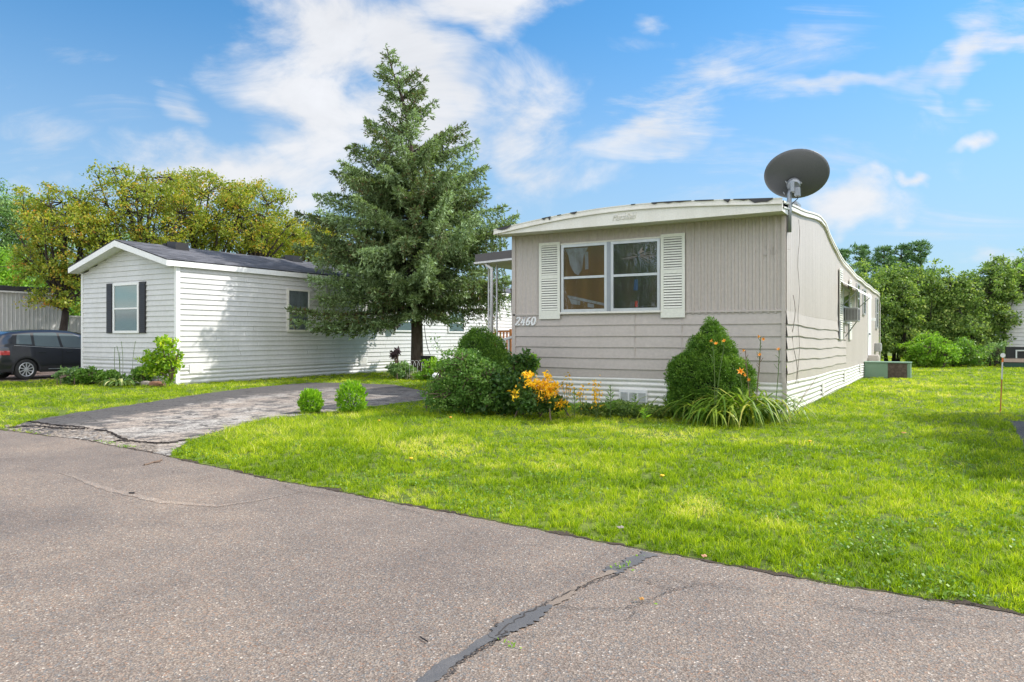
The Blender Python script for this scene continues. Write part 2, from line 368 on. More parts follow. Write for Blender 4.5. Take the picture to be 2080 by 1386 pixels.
def drive_mat():
    m, nt, bs = mat('old_driveway_asphalt')
    uvn = nt.nodes.new('ShaderNodeUVMap'); sp = nt.nodes.new('ShaderNodeSeparateXYZ'); nt.links.new(uvn.outputs[0], sp.inputs[0])
    w = coords(nt, (1, 1, 1), kind='World'); ws = coords(nt, (1.3, 1.1, 1), kind='World')
    n = noise_n(nt, ws, 2.4, 11, .80, .8); n2 = noise_n(nt, w, 24, 5, .7); n3 = noise_n(nt, w, .9, 4, .6)
    edge = nt.nodes.new('ShaderNodeMapRange'); edge.interpolation_type = 'SMOOTHSTEP'
    nt.links.new(math_n(nt, 'ADD', sp.outputs[0], math_n(nt, 'MULTIPLY', math_n(nt, 'SUBTRACT', n, .5), .7)), edge.inputs[0])
    edge.inputs[1].default_value = .26; edge.inputs[2].default_value = .42
    far = nt.nodes.new('ShaderNodeMapRange'); nt.links.new(sp.outputs[1], far.inputs[0]); far.inputs[1].default_value = .45; far.inputs[2].default_value = .95; far.inputs[3].default_value = 1; far.inputs[4].default_value = .35
    wr = ramp(nt, [(.44, (0, 0, 0)), (.51, (.85, .85, .85)), (.60, (1, 1, 1))]); nt.links.new(n, wr.inputs[0])
    f = math_n(nt, 'MULTIPLY', math_n(nt, 'MULTIPLY', wr.outputs[0], edge.outputs[0]), far.outputs[0])
    dark = ramp(nt, [(.3, (.050, .046, .045)), (.6, (.115, .106, .10)), (.75, (.20, .18, .16))]); nt.links.new(n2, dark.inputs[0])
    pale = ramp(nt, [(.32, (.12, .105, .095)), (.48, (.34, .31, .275)), (.62, (.62, .58, .52))]); nt.links.new(noise_n(nt, w, 30, 6, .8), pale.inputs[0])
    pr = ramp(nt, [(.45, (.75, .50, .32)), (.6, (1, 1, 1))]); nt.links.new(n3, pr.inputs[0])
    palec = mixc(nt, .35, pale.outputs[0], mixc(nt, 1, pale.outputs[0], pr.outputs[0], 'MULTIPLY'))
    vc = nt.nodes.new('ShaderNodeTexVoronoi'); vc.feature = 'DISTANCE_TO_EDGE'; vc.inputs['Scale'].default_value = 1.1
    vm = nt.nodes.new('ShaderNodeVectorMath'); vm.operation = 'ADD'; nt.links.new(w, vm.inputs[0])
    nz = nt.nodes.new('ShaderNodeTexNoise'); nz.inputs['Scale'].default_value = 5; nz.inputs['Detail'].default_value = 6; nt.links.new(w, nz.inputs['Vector'])
    sc = nt.nodes.new('ShaderNodeVectorMath'); sc.operation = 'SCALE'; sc.inputs['Scale'].default_value = .45; nt.links.new(nz.outputs['Color'], sc.inputs[0]); nt.links.new(sc.outputs[0], vm.inputs[1]); nt.links.new(vm.outputs[0], vc.inputs['Vector'])
    cr = ramp(nt, [(.0, (.25, .22, .2)), (.014, (1, 1, 1))]); nt.links.new(vc.outputs['Distance'], cr.inputs[0])
    nt.links.new(mixc(nt, 1, mixc(nt, f, dark.outputs[0], palec), cr.outputs[0], 'MULTIPLY'), bs.inputs['Base Color'])
    bs.inputs['Roughness'].default_value = .9; bs.inputs['Specular IOR Level'].default_value = .2
    bump(nt, bs, math_n(nt, 'ADD', n, math_n(nt, 'MULTIPLY', n2, .25)), .012); return m
M_drive = drive_mat()
M_sealp = asphalt_mat('crack_sealant', None, [(0, (.075, .075, .08)), (.5, (.10, .10, .105)), (.85, (.14, .135, .13)), (.95, (.3, .27, .24))])
M_seal = paint('seam_tar', (.092, .090, .092), .8, .7, (.15, .14, .135), 7, streak=False, bmp=.003)
M_crack = paint('crack_dark', (.05, .042, .038), .95, .4, bmp=0)

g = MB(); g.grid([[(x, y, 0) for x in np.linspace(-300, 300, 13)] for y in np.linspace(-120, 480, 13)])
tag(g.build('ground', M_ground), kind='structure')

edge_px = [(-60, 866), (0, 875), (75, 885), (150, 893), (250, 911), (325, 926), (425, 949), (520, 970), (640, 993), (760, 1016), (880, 1039), (1002, 1063), (1100, 1080), (1200, 1100), (1296, 1120), (1400, 1139), (1508, 1158), (1700, 1192), (1900, 1225), (2080, 1255)]
EDGE = [G(*p) for p in edge_px]
e0 = EDGE[0]+(EDGE[0]-EDGE[4]).normalized()*40; e1 = EDGE[-1]+Vector((40, -1.2, 0))
EDGE = [e0]+EDGE+[e1]
ex = np.array([p.x for p in EDGE]); ey = np.array([p.y for p in EDGE])
def edgeY(x): return np.interp(x, ex, ey)
def wob(x, a=1.0): return a*(.012*np.sin(x*4.1+1)+.007*np.sin(x*17.7)+.007*np.sin(x*51.3+2)+.005*np.sin(x*97))
xs = np.concatenate([np.linspace(-48, -12, 12), np.linspace(-11.8, 4, 420), np.linspace(4.5, 40, 10)])
rd = MB(); rd.grid([[(x, float(edgeY(x)+wob(x)) if k == 0 else float(edgeY(x))*(1-k)-14*k, .010) for x in xs] for k in (1.0, .5, .25, .1, 0)])
tag(rd.build('road', M_road), kind='structure')
# dark soil line where turf meets asphalt
sl_ = MB(); sl_.grid([[(x, float(edgeY(x)+wob(x)+o*(.35+1.3*max(0, math.sin(x*5.3)*.6+math.sin(x*13.7)*.5+math.sin(x*31)*.3))), z) for x in xs] for o, z in ((-.004, .0135), (.022, .015), (.06, .006))])
tag(sl_.build('road_verge', M_soil), kind='structure')

Lp = [(40, 862), (57, 857), (150, 840), (287, 820), (390, 804), (455, 795), (540, 785.5), (629, 778), (700, 778.5), (800, 782)]
Rp = [(345, 930), (352, 915), (400, 890), (515, 857), (600, 846), (680, 836), (742, 828), (815, 819), (890, 810), (915, 806)]
Lc = [G(*p) for p in Lp]; Rc = [G(*p) for p in Rp]
Lc[0] = G(20, 872); 
def resample(P, n):
    P = np.array([tuple(p) for p in P]); s = np.r_[0, np.cumsum(np.linalg.norm(np.diff(P, axis=0), axis=1))]; t = np.linspace(0, s[-1], n)
    return np.stack([np.interp(t, s, P[:, i]) for i in range(3)], 1)
La = resample(Lc, 60); Ra = resample(Rc, 60)
dr = MB(); us = np.linspace(0, 1, 12)
for i in range(60):
    La[i, 0] += .03*math.sin(i*1.7)+.02*math.sin(i*4.1)
dr.grid([[tuple(La[i]*(1-u)+Ra[i]*u)[:2]+(.005,) for u in us] for i in range(60)])
dro = dr.build('driveway', M_drive); uvl = dro.data.uv_layers.new(name='UVMap')
vi = np.zeros(len(dro.data.loops), dtype=np.int32); dro.data.loops.foreach_get('vertex_index', vi)
uvl.data.foreach_set('uv', np.stack([us[vi % 12], (vi//12)/59.], 1).astype(np.float32).ravel())
tag(dro, kind='structure')
DRIVE = [tuple(p[:2]) for p in La]+[tuple(p[:2]) for p in Ra[::-1]]
# neighbour's paving at the right edge of the lawn
q = [G(2052, 856), G(2066, 880), G(2084, 915)]
NB = [(q[0].x, q[0].y), (q[1].x, q[1].y), (q[2].x, q[2].y), (q[2].x+.35, 5.2), (5, 5.2), (5.5, q[0].y+.3), (q[0].x+.6, q[0].y+.15)]
nb = MB(); nb.add([(x, y, .006) for x, y in NB][::-1], [tuple(range(len(NB)))]); tag(nb.build('paved_path', M_sealp), kind='structure')
GV = [(-23.2, 9.6), (-23.2, 24), (-31.5, 24), (-31.5, 9.2)]
gv = MB(); gv.add([(x, y, .005) for x, y in GV][::-1], [(0, 1, 2, 3)]); tag(gv.build('gravel_parking', M_gravelm), kind='structure')

# cracks in the road
def strip(name, pts, w, matx, z=.0145, jit=.3, n=60, seed=1):
    r = random.Random(seed); P = resample([G(*p) for p in pts], n); rows = [[], []]
    for i in range(n):
        t = P[min(i+1, n-1)]-P[max(i-1, 0)]; t = t/np.linalg.norm(t); nn = np.array([-t[1], t[0], 0])
        ww = w if not callable(w) else w(i/(n-1)); e = .02 if ww > .03 else .006
        for k, sgn in ((0, 1), (1, -1)):
            q_ = P[i]+nn*sgn*ww*(.5+.10*math.sin(i*.9+k*2+seed)*jit*3+r.uniform(-.06, .06))+nn*e*.35*math.sin(i*.21+seed); rows[k].append((q_[0], q_[1], z))
    mb = MB(); mb.grid(rows); return tag(mb.build(name, matx), kind='structure')
strip('road_seam_filler', [(850, 1400), (925, 1345), (1000, 1300), (1035, 1278)], lambda t: .058+.014*math.sin(t*9), M_seal, seed=3, n=80, jit=.12)
strip('road_seam_filler', [(1000, 1303), (1050, 1270), (1085, 1255), (1118, 1235)], lambda t: .10*math.sin(math.pi*min(1, t*.9+.1))+.02, M_seal, z=.0165, seed=5)
strip('road_seam_filler', [(1240, 1168), (1275, 1150), (1320, 1128)], lambda t: .09+.02*math.sin(t*14), M_seal, seed=6)
M_sand = paint('seam_grit', (.24, .19, .15), .9, .6, (.14, .11, .09), 20, bmp=.004)
strip('road_seam_filler', [(1118, 1237), (1160, 1205), (1205, 1182), (1250, 1165)], lambda t: .035+.025*math.sin(t*7), M_sand, z=.0150, seed=8)
M_worn = asphalt_mat('worn_streak', None, [(p, tuple(q_*1.22 for q_ in c)) for p, c in SP])
strip('road_worn_streak', [(120, 962), (230, 1000), (330, 1022), (440, 1032), (520, 1020), (615, 1002)], lambda t: .07*math.sin(math.pi*t)+.01, M_worn, z=.0125, seed=12, n=90)
ck = MB()
for k, (pts, w) in enumerate([
    ([(905, 1386), (935, 1355), (960, 1335), (1000, 1315), (1030, 1290)], .014), ([(1005, 1300), (1060, 1258), (1115, 1228), (1180, 1198), (1262, 1170)], .009),
    ([(1262, 1176), (1300, 1184), (1345, 1198), (1375, 1204), (1420, 1192)], .007), ([(1375, 1204), (1340, 1215), (1315, 1230), (1262, 1243), (1180, 1243), (1130, 1237)], .006),
    ([(1282, 1240), (1290, 1250), (1275, 1266)], .006), ([(1250, 1177), (1420, 1190), (1600, 1215), (1850, 1262), (2080, 1290)], .004),
    ([(1362, 1135), (1375, 1152), (1400, 1153)], .005), ([(1088, 1110), (1130, 1120), (1160, 1122)], .005),
    ([(560, 985), (600, 1000), (760, 1022), (900, 1060)], .006), ([(1005, 1258), (1008, 1280), (1012, 1270)], .005), ([(1040, 1300), (1080, 1300), (1130, 1292)], .004), ([(1700, 1240), (1790, 1252), (1900, 1240), (2000, 1262)], .004)]):
    r = random.Random(k+40); P = resample([G(*p) for p in pts], 46); rows = [[], []]
    for i in range(46):
        t = P[min(i+1, 45)]-P[max(i-1, 0)]; t = t/np.linalg.norm(t); nn = np.array([-t[1], t[0], 0])
        off = nn*r.uniform(-.012, .012); ww = w*r.uniform(.2, 1.2)
        rows[0].append(tuple(P[i]+off+nn*ww*.5)[:2]+(.0185,)); rows[1].append(tuple(P[i]+off-nn*ww*.5)[:2]+(.0185,))
    ck.grid(rows)
tag(ck.build('road_cracks', M_crack), kind='structure')

# crumbled driveway end: broken asphalt rubble and its dark ledge
def rubble(name, n, gen, smin, smax, matx, seed, flat=.5):
    r = random.Random(seed); mb = MB()
    for i in range(n):
        c = gen(r); s = r.uniform(smin, smax)**1.0; a = r.uniform(0, 6.28)
        k = 6; base = []; top = []
        for j in range(k):
            q_ = a+6.28*j/k; rr_ = s*r.uniform(.6, 1.1); base.append((c.x+rr_*math.cos(q_), c.y+rr_*math.sin(q_), .006)); top.append((c.x+rr_*.7*math.cos(q_), c.y+rr_*.7*math.sin(q_), .006+s*flat*r.uniform(.5, 1.1)))
        m_ = len(mb.v); mb.v += base+top; mb.f.append(tuple(m_+k+j for j in range(k)))
        for j in range(k): mb.f.append((m_+j, m_+(j+1) % k, m_+k+(j+1) % k, m_+k+j))
    return tag(mb.build(name, matx), 'broken pieces of asphalt and gravel where driveway meets road', 'rubble', kind='stuff')
M_rub = paint('rubble', (.27, .225, .185), .9, .9, (.10, .09, .08), 6, streak=False, bmp=.006)
rubble('asphalt_rubble', 700, lambda r: G(20+300*r.random()**.8, 0)if False else (lambda x: G(x, 873+.16*x*.93-r.random()*(8+22*math.sin(min(1, x/330)*3.1))))(10+310*r.random()), .006, .035, M_rub, 3, .35)
lg = MB()
for pts, w in [([(52, 857), (85, 862), (110, 866), (140, 868), (180, 871)], .10), ([(100, 871), (130, 873), (155, 874), (190, 872)], .07), ([(185, 874), (215, 878), (232, 884), (245, 893), (265, 897)], .08), ([(215, 900), (245, 898), (300, 902), (340, 903), (400, 893)], .06), ([(8, 872), (40, 869), (80, 868), (120, 873)], .1)]:
    P = resample([G(*p) for p in pts], 40); r = random.Random(9); rows = [[], [], []]
    for i in range(40):
        t = P[min(i+1, 39)]-P[max(i-1, 0)]; t = t/np.linalg.norm(t); nn = np.array([-t[1], t[0], 0]); ww = w*r.uniform(.3, 1.3)
        j_ = nn*r.uniform(-.02, .02)
        ww *= .4*max(0, .5+math.sin(i*.9+pts[0][0])*.8); rows[0].append(tuple(P[i]+j_+nn*ww)[:2]+(.012,)); rows[1].append(tuple(P[i]+j_)[:2]+(.022*min(1, i/4, (39-i)/4)+.007,)); rows[2].append(tuple(P[i]+j_-nn*ww*.5)[:2]+(.009,))
    lg.grid(rows)
tag(lg.build('broken_asphalt_ledge', M_crack), kind='structure')

# ---------------------------------------------------------------- grass
def inpoly(P, poly):
    x, y = P[:, 0], P[:, 1]; ins = np.zeros(len(P), bool); n = len(poly); j = n-1
    for i in range(n):
        xi, yi = poly[i]; xj, yj = poly[j]
        ins ^= ((yi > y) != (yj > y)) & (x < (xj-xi)*(y-yi)/(yj-yi+1e-12)+xi); j = i
    return ins
HX0, HX1, HY0, HY1 = -7.436, -2.244, 12.62, 32.0      # beige home footprint
WX0, WX1, WY0, WY1 = -22.3, -17.8, 12.35, 31.5        # white home footprint
def lawn_ok(P):
    x, y = P[:, 0], P[:, 1]
    ok = y > edgeY(x)+wob(x)+.004+.035*np.abs(np.sin(x*3.1)*np.sin(x*7.7+1))
    ok &= ~inpoly(P, DRIVE) & ~inpoly(P, NB) & ~inpoly(P, GV)
    ok &= ~((x > HX0) & (x < HX1+.02) & (y > HY0) & (y < HY1)); ok &= ~((x > WX0) & (x < WX1) & (y > WY0) & (y < WY1))
    ok &= ~((x > -2.3) & (x < -.9) & (y > 25.7) & (y < 26.7))
    return ok
def vnoise(P, s, seed):
    r = np.random.default_rng(seed); T = r.random((64, 64)); p = P*s; i = np.floor(p).astype(int); f = p-i; f = f*f*(3-2*f)
    a = T[i[:, 0] % 64, i[:, 1] % 64]; b = T[(i[:, 0]+1) % 64, i[:, 1] % 64]; c = T[i[:, 0] % 64, (i[:, 1]+1) % 64]; d = T[(i[:, 0]+1) % 64, (i[:, 1]+1) % 64]
    return (a*(1-f[:, 0])+b*f[:, 0])*(1-f[:, 1])+(c*(1-f[:, 0])+d*f[:, 0])*f[:, 1]
M_grass = leafmat('grass_blades', [(0, (.055, .11, .008)), (.25, (.11, .21, .008)), (.5, (.23, .36, .012)), (.72, (.38, .51, .018)), (.88, (.56, .62, .06)), (1, (.74, .68, .34))], .42, .5, .25, lift=1.0)
def blades(n, d0, d1, pw, amin=-.85, amax=.85):
    k = n; u = rng.random(k); e = 2-pw                     # area density ~ 1/d^pw
    d = (d0**e+u*(d1**e-d0**e))**(1/e) if abs(e) > 1e-6 else d0*(d1/d0)**u
    a = rng.uniform(amin, amax, k)                          # tangent of view angle
    x = d*(cs*a-sn); y = d*(cs+sn*a); P = np.stack([x, y], 1)
    ok = lawn_ok(P); return P[ok], d[ok]
def tufts(P, d, per):
    k = len(P); nb = rng.integers(per//2, per*3//2, k); idx = np.repeat(np.arange(k), nb); m = len(idx)
    r_ = (.010+.0016*d[idx])*np.abs(rng.normal(size=m))**.8; a_ = rng.uniform(0, 2*math.pi, m)
    Q = P[idx]+np.stack([np.cos(a_), np.sin(a_)], 1)*r_[:, None]; ok = lawn_ok(Q)
    return Q[ok], d[idx][ok], a_[ok], idx[ok]
Pt, dt = blades(76000, 2.9, 48, 1.75)
Pg, dg, aout, tid = tufts(Pt, dt, 15)
tr_ = rng.random(len(Pt))
n = len(Pg); print('grass blades', n)
tone = vnoise(Pg, .9, 1)*.45+vnoise(Pg, 2.7, 2)*.35+vnoise(Pg, 8, 3)*.2
tall = vnoise(Pg, 1.3, 5)*.5+vnoise(Pg, 4.5, 6)*.5
# worn yellowish turf in the side yard
dry = np.clip((vnoise(Pg, .75, 71)*.6+vnoise(Pg, 3.1, 72)*.4-.62)*4, 0, 1)*.55+np.clip(1.2-np.hypot((Pg[:, 0]-(-.9))/1.3, (Pg[:, 1]-20.5)/4.5), 0, 1)*.7*vnoise(Pg, 1.7, 8)
edge_d = Pg[:, 1]-edgeY(Pg[:, 0])
h = (.030+.034*tall**1.5)*rng.uniform(.6, 1.35, n)*(1+.5*np.clip(1.6-np.hypot((Pg[:, 0]+7.2)/1.5, (Pg[:, 1]-7.9)/2.0), 0, 1))
h *= np.clip(.55+edge_d*1.6, .5, 1)*(.5+.95*tr_[tid])
wd = np.maximum(.0036, dg*.00062)*rng.uniform(.7, 1.5, n)
an = aout+rng.normal(size=n)*.7; ln = rng.uniform(.15, 1.2, n)*h
ba = rng.uniform(0, 2*math.pi, n)
B = np.stack([Pg[:, 0], Pg[:, 1], np.zeros(n)], 1); s = np.stack([np.cos(ba), np.sin(ba), np.zeros(n)], 1)*wd[:, None]*.5
T = B+np.stack([np.cos(an)*ln, np.sin(an)*ln, h], 1)
Mid = B+np.stack([np.cos(an)*ln*.25, np.sin(an)*ln*.25, h*.6], 1)
near = dg < 9
V = np.stack([B[near]-s[near], B[near]+s[near], Mid[near]+s[near]*.8, Mid[near]-s[near]*.8], 1)
V2 = np.stack([Mid[near]-s[near]*.8, Mid[near]+s[near]*.8, T[near]], 1)
V3 = np.stack([B[~near]-s[~near], B[~near]+s[~near], T[~near]], 1)
r1 = rng.random(n); cl = np.clip(tone*1.9-.50+dry*1.1+(tr_[tid]-.5)*.5, 0, 1)
r1 = np.clip(r1*.98+dry*.4, 0, 1)
gq = np.concatenate([V]); gt = np.concatenate([V2, V3])
# one mesh: quads as two triangles
tri = np.concatenate([gq[:, [0, 1, 2]], gq[:, [0, 2, 3]], gt])
rn = np.concatenate([r1[near], r1[near], r1[near], r1[~near]]); cn = np.concatenate([cl[near], cl[near], cl[near], cl[~near]])
go = quads_mesh('grass', tri, M_grass, attrs={'rnd': rn, 'clump': cn}, tri=True)
tag(go, 'bright green mown lawn grass in front of and between homes', 'grass', kind='stuff')
# clover and broad-leaved weeds in the turf
Pc, dc = blades(60000, 2.9, 13, 1.6); m_ = vnoise(Pc, 2.0, 11) > .56; Pc = Pc[m_]; dc = dc[m_]; n = len(Pc)
C = np.stack([Pc[:, 0], Pc[:, 1], rng.uniform(.02, .06, n)], 1)
V = leaves(C, rng.uniform(.012, .028, n), direc=np.array([0, 0, 0.]), aspect=.8, up=1.2)
tag(quads_mesh('clover', V, leafmat('clover_leaf', [(0, (.04, .10, .015)), (.6, (.10, .19, .03)), (1, (.2, .3, .05))], .3), attrs={'rnd': rng.random(n), 'clump': rng.random(n)}),
    'patches of clover and small weeds growing through the front lawn', 'clover', kind='stuff')
# ---------------------------------------------------------------- beige mobile home
FR = Front(12.62); SD = Side(-2.244)
X0h, X1h, Y0h, Y1h = -7.436, -2.244, 12.62, 32.0
home = thing('mobile_home', ((X0h+X1h)/2, Y0h, 0), 'taupe metal mobile home numbered 2460 with arched cream roof edge and louvred shutters', 'mobile home')
def extrude_u(mb, pl, prof, u0, u1, nu=1, f=None):
    rows = []
    for v, o in prof:
        rows.append([pl.p(u0+(u1-u0)*i/nu, v+(f(u0+(u1-u0)*i/nu, v) if f else 0), o) for i in range(nu+1)])
    mb.grid(rows)
def lap_profile(zs, prot=.022):
    prof = []
    for a, b in zip(zs[:-1], zs[1:]): prof += [(a, .004), (b+.006, prot), (b, prot-.001), (b-.0005, .003)]
    return prof
# front: ribbed metal above, lap boards below
wl = MB(); pts = []
x = X0h
while x < X1h-.001:
    deep = .024 if x > FR.u(1395) else .011
    for dx, o in ((0, 0), (.05, 0), (.066, deep), (.094, deep), (.11, 0)):
        if x+dx <= X1h: pts.append((x+dx, o))
    x += .115
pts.append((X1h, 0))
wl.grid([[FR.p(u, v, o) for u, o in pts] for v in (1.69, 3.34)])
wl.build('ribbed_wall', M_taupe, home)
lb = MB(); lz = [1.715, 1.512, 1.304, 1.10, .90, .70, .60]
extrude_u(lb, FR, lap_profile(lz[:-1]), X0h, X1h, 24, lambda u, v: .004*math.sin(u*1.9+v*3))
extrude_u(lb, FR, [(.70, .006), (.54, .006)], X0h, X1h)
lb.pbox(FR, X0h, X1h, 1.715, 1.745, .0, .03)
for xj in (FR.u(1290), FR.u(1330)+.5): lb.pbox(FR, xj, xj+.006, .9, 1.70, .004, .024)
lb.build('lap_siding', M_taupe, home)
def skirt_prof(z1, z0, pitch=.092, dep=.022):
    prof = []; n = int((z1-z0)/pitch*8)
    for i in range(n+1):
        z = z1-(z1-z0)*i/n; t = ((z1-z) % pitch)/pitch
        prof.append((z, dep*max(0, math.sin(math.pi*min(1, t*1.25)))**.7))
    return prof
sk = MB(); extrude_u(sk, FR, [(v, o-.01) for v, o in skirt_prof(.548, 0.0)], X0h, X1h, 10, lambda u, v: .006*math.sin(u*2.3)); sk.build('front_skirting', M_skirt, home, smooth=True)
# corner posts
cp = MB(); cp.box(X0h-.02, X0h+.06, Y0h-.03, Y0h+.05, .54, 3.34); cp.build('corner_trim', M_taupe, home); cp = MB(); cp.box(X1h-.07, X1h-.012, Y0h-.032, Y0h-.001, .54, 3.34); cp.box(X1h-.055, X1h+.012, Y0h-.03, Y0h-.001, 0, .54)
cp.build('corner_trim', M_taupe, home)
# side wall, roof profile along Y (raised front part)
def roofz(y):
    return float(np.interp(y, [12.2, 12.6, 13.6, 15, 16.2, 17.0, 17.6, 18.3, 19.4, 20.5, 21.7, 23.5, 28, 32.5], [3.44, 3.47, 3.56, 3.68, 3.77, 3.76, 3.60, 3.46, 3.31, 3.22, 3.15, 3.08, 3.02, 2.98]))
def warp(u, v): return -.0105*(u-Y0h)+.012*math.sin(u*1.3+v*2)+.006*math.sin(u*3.7+v)
YB = 20.9
sw = MB(); pts = []; y = Y0h+.02
while y < Y1h:
    pts += [(y, .004), (y+.010, -.008), (y+.016, .004)]
    if y+.34 < Y1h: pts += [(y+.17, .004), (y+.176, -.005), (y+.182, .004)]
    y += .34
pts.append((Y1h, .004))
rows = [[], []]
for u, o in pts:
    rows[0].append(SD.p(u, roofz(u)-.03, o)); rows[1].append(SD.p(u, (1.69+warp(u, 1.7)) if u < YB else .45+.0*u, o))
sw.grid(rows); sw.build('side_wall', M_taupe_side, home)
ls = MB(); lzs = [1.715, 1.502, 1.306, 1.102, .90, .70]
extrude_u(ls, SD, lap_profile(lzs, .026), Y0h-.01, YB, 30, warp)
extrude_u(ls, SD, [(.71, .010), (.55, .008)], Y0h+.01, YB+3, 10, lambda u, v: -.0105*(u-Y0h))
ls.pbox(SD, Y0h, YB, 1.69, 1.70, .001, .006)
ls.build('side_lap_siding', M_taupe_side, home)
ss = MB(); extrude_u(ss, SD, [(v, o-.006) for v, o in skirt_prof(.56, -.02, .095, .026)], Y0h, Y1h, 40, lambda u, v: (-.009*(u-Y0h)*(v/.56))+.010*math.sin(u*1.1))
ss.build('side_skirting', M_skirt, home, smooth=True)
for px, py0, py1 in ((1612, 805, 838), (1668, 775, 803), (1713, 752, 775), (1745, 742, 757)):
    sv = MB(); u = SD.u(px); sv.pbox(SD, u, u+.28, SD.z(px, py1)-.0, SD.z(px, py1)+.26, .02, .032); sv.pbox(SD, u-.05, u-.005, SD.z(px, py1)+.02, SD.z(px, py1)+.24, .022, .027); o = sv.build('skirting_vent', M_skirt, home)
v = MB(); a0, a1 = FR.u(1259), FR.u(1316); z1, z0 = FR.z(1290, 792), FR.z(1290, 812)-.04
v.pbox(FR, a0, a1, z0, z1, .013, .035)
vo = v.build('skirting_vent', M_whitetrim, home); v = MB()
for i in range(3):
    b0 = a0+.03+i*(a1-a0-.03)/3; b1 = b0+(a1-a0-.12)/3
    for k in range(7): v.pbox(FR, b0, b1, z0+.02+k*.022, z0+.034+k*.022, .036, .040)
v.build('louvre', M_alum, vo)
bw = MB(); bw.box(X0h, X1h, Y1h-.02, Y1h, .1, 2.95); bw.box(X0h, X0h+.02, Y0h+.05, Y1h, .1, 2.95); bw.build('rear_wall', M_taupe, home)
# roof: arched sheet over the box, following the raised front
def arch(t): return 1-(2*t-1)**2
XO0, XO1 = X0h-.14, X1h+.03; YF = Y0h-.5
_tz0 = np.polyfit([0, .1, .29, .47, .61, .83, .93, 1], [3.375, 3.45, 3.548, 3.60, 3.605, 3.535, 3.505, 3.48], 4)
def hump(t): return float(np.polyval(_tz0, t))-(3.375*(1-t)+3.48*t)
rf = MB(); rows = []
for y in [YF, YF+.3, 12.9, 13.6, 15, 16.2, 17.0, 17.6, 18.3, 19.4, 20.5, 21.7, 23.5, 28, Y1h+.05]:
    base = roofz(max(y, 12.2)); left = base-(.09 if y < 16 else .05)*1
    hgt = .245 if y < 15 else .2
    rows.append([(XO0+(XO1-XO0)*t, y, left*(1-t)+base*t+hump(t)*hgt/.245) for t in np.linspace(0, 1, 25)])
rf.grid(rows)
roof = rf.build('roof', M_cream, home, smooth=True)
dl = Front(YF)
_tz = np.polyfit([0, .1, .29, .47, .61, .83, .93, 1], [3.375, 3.45, 3.548, 3.60, 3.605, 3.535, 3.505, 3.48], 4)
def topz(t): return float(np.polyval(_tz, t))
fa = MB(); nseg = 24
ts = [i/nseg for i in range(nseg+1)]; X = lambda t: XO0+(XO1-XO0)*t
for i in range(nseg):
    a, b = ts[i], ts[i+1]
    fa.hexa([(X(a), YF+.02, 3.285), (X(b), YF+.02, 3.285), (X(b), YF-.004, 3.285), (X(a), YF-.004, 3.285)], [(X(a), YF+.02, topz(a)-.075), (X(b), YF+.02, topz(b)-.075), (X(b), YF-.004, topz(b)-.075), (X(a), YF-.004, topz(a)-.075)])
fa.add([(XO0, YF, 3.286), (XO1, YF, 3.286), (XO1, Y0h+.02, 3.30), (XO0, Y0h+.02, 3.30)], [(0, 1, 2, 3)])
fa.box(XO0, XO0+.015, YF+.02, Y0h, 3.286, 3.37); fa.box(XO1-.015, XO1, YF+.02, Y0h-.0, 3.286, 3.46)
fas = fa.build('fascia', M_cream, home)
tr = MB()
for (o, za, zb) in ((-.022, -.075, .004), (-.036, -.090, -.068), (-.030, -.006, .010)):
    tr.grid([[(X(t), YF+o, topz(t)+zb) for t in ts], [(X(t), YF+o, topz(t)+za) for t in ts], [(X(t), YF+.005, topz(t)+za) for t in ts]])
    tr.grid([[(X(t), YF+.05, topz(t)+zb) for t in ts], [(X(t), YF+o, topz(t)+zb) for t in ts]])
tr.build('roof_edge_trim', M_cream, home)
tt = MB(); r = random.Random(5)
def tar(t0, t1, dz0, dz1):
    n = max(3, int((t1-t0)*60)); up = []; lo = []
    for i in range(n+1):
        t = t0+(t1-t0)*i/n; up.append((X(t), YF-.0385, topz(t)+.012)); lo.append((X(t), YF-.0385, topz(t)-.001-r.uniform(dz0, dz1)*(1 if 0 < i < n else .1)))
    tt.grid([up, lo]); tt.grid([[(p[0], YF+.08, p[2]+.001) for p in up], up])
for a in ((.015, .075, .01, .05), (.20, .225, .0, .035), (.225, .235, .02, .06), (.31, .335, .01, .05), (.60, .62, .01, .055), (.62, .73, .0, .025), (.74, .80, .0, .03), (.83, .85, .01, .05), (.86, .905, .0, .02), (.905, .975, .04, .065), (.26, .275, 0, .01), (.53, .545, 0, .008)): tar(*a)
tt.build('torn_roof_tar', M_tar, roof)
# side eave trim following the hump
et = MB(); ys = np.linspace(YF+.05, Y1h+.05, 60)
def rz(y): return roofz(max(y, 12.2))+.012*math.sin(y*2.1)
for o0, o1, dz0, dz1 in ((.0, .045, -.02, .012), (.0, .03, -.075, -.03), (.0, .05, -.105, -.082)):
    et.grid([[(X1h+o0, y, rz(y)+dz1) for y in ys], [(X1h+o1, y, rz(y)+dz1) for y in ys], [(X1h+o1, y, rz(y)+dz0) for y in ys], [(X1h+o0, y, rz(y)+dz0) for y in ys]])
et.build('side_eave_trim', M_cream, home)
# roof vent on side
rv = MB(); yv = 14.6; rv.box(X1h-.55, X1h-.2, yv, yv+.35, 3.66, 3.80); rv.box(X1h-.6, X1h-.15, yv-.05, yv+.4, 3.80, 3.84); rv.build('roof_vent', M_galv, home)
